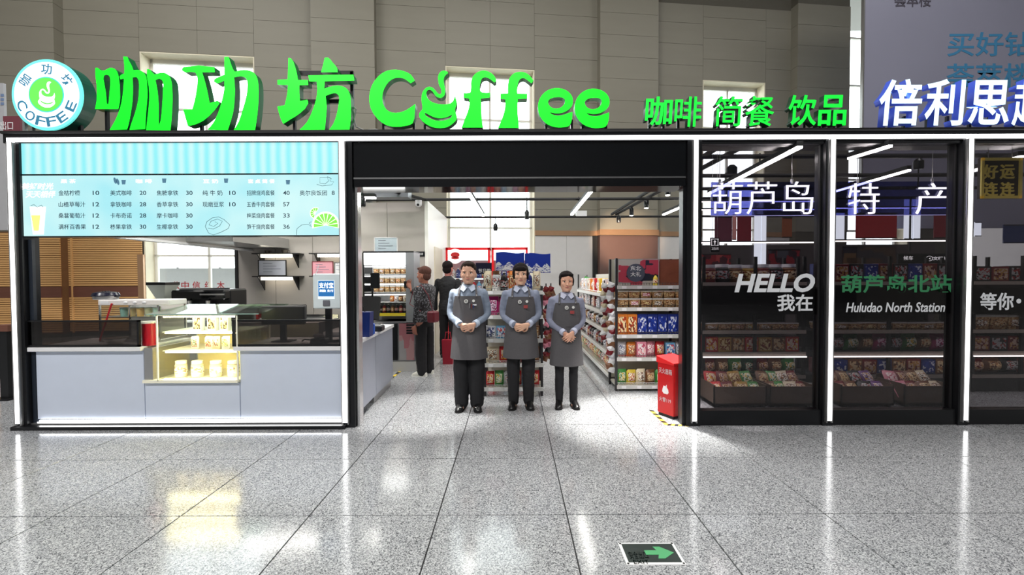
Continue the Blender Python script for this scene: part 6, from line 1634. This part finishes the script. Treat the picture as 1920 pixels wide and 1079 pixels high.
# golden plaque
YQ_ = YF+.35
o = thing('golden_plaque', (PX(1872, YQ_), YQ_, PZ(377, YQ_)), 'square dark plaque with gold frame and four gold characters', 'plaque')
gm = mat('gold_frame', (246, 226, 110), .4, emit=.12)  # faint glow put into the gold, in place of lamplight falling on it
a, b, c, d = PX(1834, YQ_), PX(1910, YQ_), PZ(376, YQ_), PZ(300, YQ_)
bx('board', mat('plaque_brown', (40, 22, 18), .5), a, b, YQ_, YQ_+.03, c, d, o)
mb = MB(); f = .028; mb.box(a, b, YQ_-.015, YQ_, c, c+f); mb.box(a, b, YQ_-.015, YQ_, d-f, d); mb.box(a, a+f, YQ_-.015, YQ_, c, d); mb.box(b-f, b, YQ_-.015, YQ_, c, d); mb.build('gold_frame', gm, o)
for ch, q in zip('好运连连', ((1843, 1870, 309, 336), (1874, 1901, 309, 336), (1843, 1870, 342, 368), (1874, 1901, 342, 368))):
    T(ch, *q, gm, o, Y=YQ_, name='gold_character', dep=.012, offset=.012)
for px in (1850, 1894): x = PX(px, YQ_); MB().tube([(x, YQ_+.01, d), (x, YQ_+.01, 2.95)], .004, 5).build('hanging_wire', M_steel, o)

# racks seen through the glass
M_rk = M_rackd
def dark_rack(x0, x1, y0, d_, zs, top, label):
    o = thing('display_rack', ((x0+x1)/2, y0, 0), label, 'shelf rack')
    for z in zs:
        s_ = bx('shelf', M_rk, x0, x1, y0, y0+d_, z-.025, z, o)
        bx('price_rail', mat('rail_pale', (170, 160, 150), .35), x0, x1, y0-.012, y0, z-.04, z+.004, s_)
    for x in (x0, (x0+x1)/2, x1-.035):
        for y in (y0+.0, y0+d_-.03): bx('upright', M_black2, x, x+.035, y, y+.03, 0, top, o)
    bx('back_panel', M_rk, x0, x1, y0+d_-.015, y0+d_-.01, .02, top-.2, o); bx('kick_plate', M_black2, x0+.035, x1-.035, y0+.02, y0+.03, .0, .19, o)
    bx('shelf_light', mat('slim_tube2', (255, 246, 238), .4, emit=4, var=0), x0, x1, y0-.03, y0-.014, PZ(671, y0)-.008, PZ(671, y0)+.008, o)
    return o
w_ = 'on the rack behind the first glass pane'
zs = [.22, .52, .80, 1.06, 1.42]
x0, x1 = PX(1318, 5.6), PX(1512, 5.6)
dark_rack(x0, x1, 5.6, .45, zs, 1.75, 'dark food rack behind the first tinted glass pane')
pals = [['dark red', 'brown', 'green', 'dark green'], ['red', 'gold', 'brown'], ['cream', 'brown', 'dark red', 'green'], ['silver', 'gold', 'dark red'], ['dark red', 'black', 'brown', 'gold']]
for j, z in enumerate(zs):
    row(['bag', 'box', 'tray', 'tray', 'jar'][j], pals[j], 7, x0+.05, x1-.05, 5.75, z, [.2, .2, .1, .14, .24][j], .2, 'on %s shelf behind the first glass pane' % ['bottom', 'second', 'third', 'fourth', 'top'][j], 'goods behind the first glass pane')
x0, x1 = PX(1535, 5.6), PX(1800, 5.6)
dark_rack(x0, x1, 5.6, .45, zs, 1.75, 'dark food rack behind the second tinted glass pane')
for j, z in enumerate(zs):
    row(['box', 'bag', 'tray', 'bag', 'box'][j], [['dark red', 'navy', 'brown'], ['magenta', 'black', 'green', 'brown'], ['gold', 'cream', 'brown'], ['brown', 'cream', 'silver'], ['navy', 'dark red', 'black']][j], 9, x0+.05, x1-.05, 5.75, z, [.2, .22, .1, .2, .24][j], .2,
        'on %s shelf behind the second glass pane' % ['bottom', 'second', 'third', 'fourth', 'top'][j], 'goods behind the second glass pane')
x0, x1 = PX(1826, 5.6), PX(2010, 5.6)
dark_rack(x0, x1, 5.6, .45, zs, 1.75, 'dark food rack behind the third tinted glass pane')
for j, z in enumerate(zs):
    row(['bag', 'box', 'tray', 'bag', 'box'][j], [['dark red', 'brown', 'black'], ['dark red', 'black'], ['cream', 'brown'], ['navy', 'black', 'brown'], ['black', 'dark red']][j], 5, x0+.05, x1-.05, 5.75, z, .2, .2,
        'on %s shelf behind the third glass pane' % ['bottom', 'second', 'third', 'fourth', 'top'][j], 'goods behind the third glass pane')
# low crates with lying packets just behind the glass
def crate(a, b, label, cols, n):
    Y = 4.95; x0, x1 = PX(a, Y), PX(b, Y)
    o = thing('low_crate', ((x0+x1)/2, Y, 0), label, 'crate', 'low crates behind the glass front')
    cm3 = mat('crate_brown', (92, 74, 60), .6)
    mb = MB(); mb.box(x0, x1, Y, Y+.4, .02, .05); mb.box(x0, x1, Y, Y+.015, .02, .24); mb.box(x0, x1, Y+.385, Y+.4, .02, .3); mb.box(x0, x0+.015, Y, Y+.4, .02, .26); mb.box(x1-.015, x1, Y, Y+.4, .02, .26); mb.build('crate_body', cm3, o)
    for q in (x0+.02, x1-.06): bx('foot', M_black2, q, q+.04, Y+.02, Y+.06, 0, .02, o)
    for i in range(n):
        u = (i % (n//2)+.5)/(n//2); v = i//(n//2)
        c = cols[i % len(cols)]
        r = good('bag', x0+(x1-x0)*u, Y+.06+.16*v, .10+.09*v, .15, .09, .2, [CN[c], pr_of(c), WHT], '%s packet in the %s, %s row, %s from left' % (c, label.split(' with')[0], ['front', 'rear'][v], ORD[i % (n//2)]), 'packets in the low crates')
        r.rotation_euler = (R(-38), R((i*37) % 17-8), R((i*53) % 21-10))
crate(1340, 1440, 'low crate at first pane left with red packets', ['red', 'dark red', 'gold', 'green'], 8)
crate(1446, 1528, 'low crate at first pane right with brown packets', ['brown', 'green', 'cream', 'dark red'], 8)
crate(1580, 1680, 'low crate at second pane left with dark packets', ['dark red', 'brown', 'black', 'purple'], 8)
crate(1700, 1790, 'low crate at second pane right with pink packets', ['pink', 'dark red', 'brown', 'cream'], 8)
# horizontal slim lamps over the racks
def bar_lamp(a, b, py, Y, label, e=6):
    x0, x1 = PX(a, Y), PX(b, Y); z = PZ(py, Y)
    o = thing('slim_bar_lamp', ((x0+x1)/2, Y, z), label, 'lamp', 'slim lamps behind the glass')
    bx('glow_tube', mat('slim_tube', (255, 248, 240), .4, emit=e, var=0), x0, x1, Y, Y+.02, z-.009, z+.009, o)
    bx('holder', M_black, x0, x1, Y, Y+.03, z+.009, z+.03, o)
    for q in (x0+.02, x1-.03): bx('stay', M_black, q, q+.012, Y+.01, Y+.02, z+.03, 2.89, o)
bar_lamp(1309, 1540, 457, 7.02, 'thin glowing bar across the first glass bay, above the greeting')
bar_lamp(1563, 1785, 455, 7.02, 'thin glowing bar across the second glass bay, above the station name')
for i, (a, b, py) in enumerate(((1309, 1540, 380), (1309, 1536, 395), (1560, 1790, 393))):
    bar_lamp(a, b, py, YB, 'thin glowing bar crossing behind the neon sign, %s' % ['upper one in the first bay', 'lower one in the first bay', 'in the second bay'][i], 2)
# posters on the shop's far wall; white glowing sheets stand in for its windows
YP_ = 9.8
def poster(a, b, c, d, col, label, Y=YP_, print_=None):
    x0, x1, z0, z1 = PX(a, Y), PX(b, Y), PZ(d, Y), PZ(c, Y)
    o = thing('wall_poster', ((x0+x1)/2, Y, z0), label, 'poster')
    bx('sheet', print_ or mat('poster_%s' % col, dict(maroon=(120, 30, 44), brown=(130, 74, 50), plum=(96, 40, 60), pale=(220, 216, 214), navy=(34, 48, 96), wine=(150, 30, 40))[col], .5), x0, x1, Y, Y+.02, z0, z1, o)
    mb = MB(); mb.box(x0, x1, Y-.008, Y, z1-.02, z1); mb.box(x0, x1, Y-.008, Y, z0, z0+.02); mb.build('edge_bar', M_black, o)
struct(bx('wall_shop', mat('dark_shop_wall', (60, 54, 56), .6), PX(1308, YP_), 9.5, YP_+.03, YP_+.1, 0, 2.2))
poster(1340, 1372, 408, 455, 'plum', 'dark plum poster at the far wall in the first glass bay, left one')
poster(1373, 1380, 404, 452, 'pale', 'narrow pale pink strip between the plum and maroon posters', print_=mat('pale_pink', (214, 150, 146), .5))
poster(1382, 1408, 406, 456, 'maroon', 'maroon poster at the far wall in the first glass bay')
poster(1414, 1426, 404, 500, 'pale', 'tall narrow window as white glowing sheet in the first glass bay, left one', print_=mat('glow_sheet', (226, 236, 246), .4, emit=1.6))
poster(1427, 1436, 404, 500, 'pale', 'tall narrow window as white glowing sheet in the first glass bay, right one', print_=mat('glow_sheet', (226, 236, 246)))
poster(1466, 1484, 410, 448, 'brown', 'brown poster at the far wall in the first glass bay')
poster(1528, 1541, 402, 456, 'pale', 'narrow window as white glowing sheet beside the second post of the glass front', print_=mat('glow_sheet', (226, 236, 246)))
poster(1566, 1582, 400, 453, 'pale', 'narrow window as white glowing sheet right of the second post of the glass front', print_=mat('glow_sheet', (226, 236, 246)))
poster(1604, 1680, 402, 450, 'wine', 'wine red poster at the far wall in the second glass bay')
poster(1694, 1709, 372, 452, 'pale', 'double window as white glowing sheet in the second glass bay, left half', print_=mat('glow_sheet', (226, 236, 246)))
poster(1711, 1724, 372, 452, 'pale', 'double window as white glowing sheet in the second glass bay, right half', print_=mat('glow_sheet', (226, 236, 246)))
poster(1750, 1785, 405, 450, 'maroon', 'small maroon poster right of the bright double window')
poster(1826, 1838, 420, 447, 'pale', 'small lit card at the far wall in the third glass bay', print_=mat('glow_sheet', (226, 236, 246)))
poster(1880, 1960, 425, 460, 'navy', 'navy poster at the far wall in the third glass bay')
poster(1316, 1370, 478, 545, 'maroon', 'large red patterned poster low on the far wall in the first glass bay', print_=printed('red_posters', (120, 24, 34), (60, 24, 34), (150, 60, 60), scale=4))
poster(1440, 1500, 470, 540, 'maroon', 'red striped poster low on the far wall in the first glass bay', print_=printed('red_posters2', (110, 24, 34), (40, 24, 34), (60, 60, 70), scale=5))
poster(1580, 1680, 465, 540, 'brown', 'dark brown patterned poster low on the far wall in the second glass bay', print_=printed('brown_posters', (60, 44, 36), (40, 36, 44), (90, 70, 50), scale=5))
# small pictogram sign on the glass
o = thing('pictogram_sign', (PX(1341, YG+.3), YG+.3, PZ(473, YG+.3)), 'small dark sign with white pictogram in the first glass bay', 'sign')
pbx('panel', M_black, 1332, 1349, 446, 473, YG+.3, YG+.31, o)
mb = MB(); mb.pbox(1334, 1347, 448, 449, YG+.295, YG+.3); mb.pbox(1334, 1347, 460, 461, YG+.295, YG+.3); mb.pbox(1334, 1335, 448, 461, YG+.295, YG+.3); mb.pbox(1346, 1347, 448, 461, YG+.295, YG+.3)
mb.pbox(1339.6, 1341.4, 451, 459, YG+.295, YG+.3); mb.pbox(1338, 1343, 453, 454, YG+.295, YG+.3); mb.build('pictogram', m_wh, o)
T('卫生间', 1334, 1347, 464, 469, m_wh, o, Y=YG+.3, name='sign_lettering')
for x in (1336, 1345): MB().tube([P(x, 446, YG+.305), P(x, 262, YG+.305)], .002, 4).build('hanging_wire', M_steel, o)
o = thing('reflected_sign', (PX(1740, YB), YB-.06, PZ(497, YB)), 'glass reflection modelled as a long dark sign, white characters, second glass bay', 'sign')  # a reflection in the glass, built as a hanging sign
pbx('panel', M_black, 1684, 1790, 476, 497, YB-.06, YB-.03, o)
T('候车', 1694, 1712, 480, 488, m_wh, o, Y=YB-.06, name='sign_lettering'); T('⊗文明候车', 1736, 1787, 480, 490, m_wh, o, Y=YB-.06, name='sign_lettering', offset=.01)
for x in (1700, 1775): bx('hanger', M_black, PX(x, YB), PX(x, YB)+.02, YB-.05, YB-.03, PZ(476, YB), 2.9, o)
bpy.data.scenes.remove(BENCH)
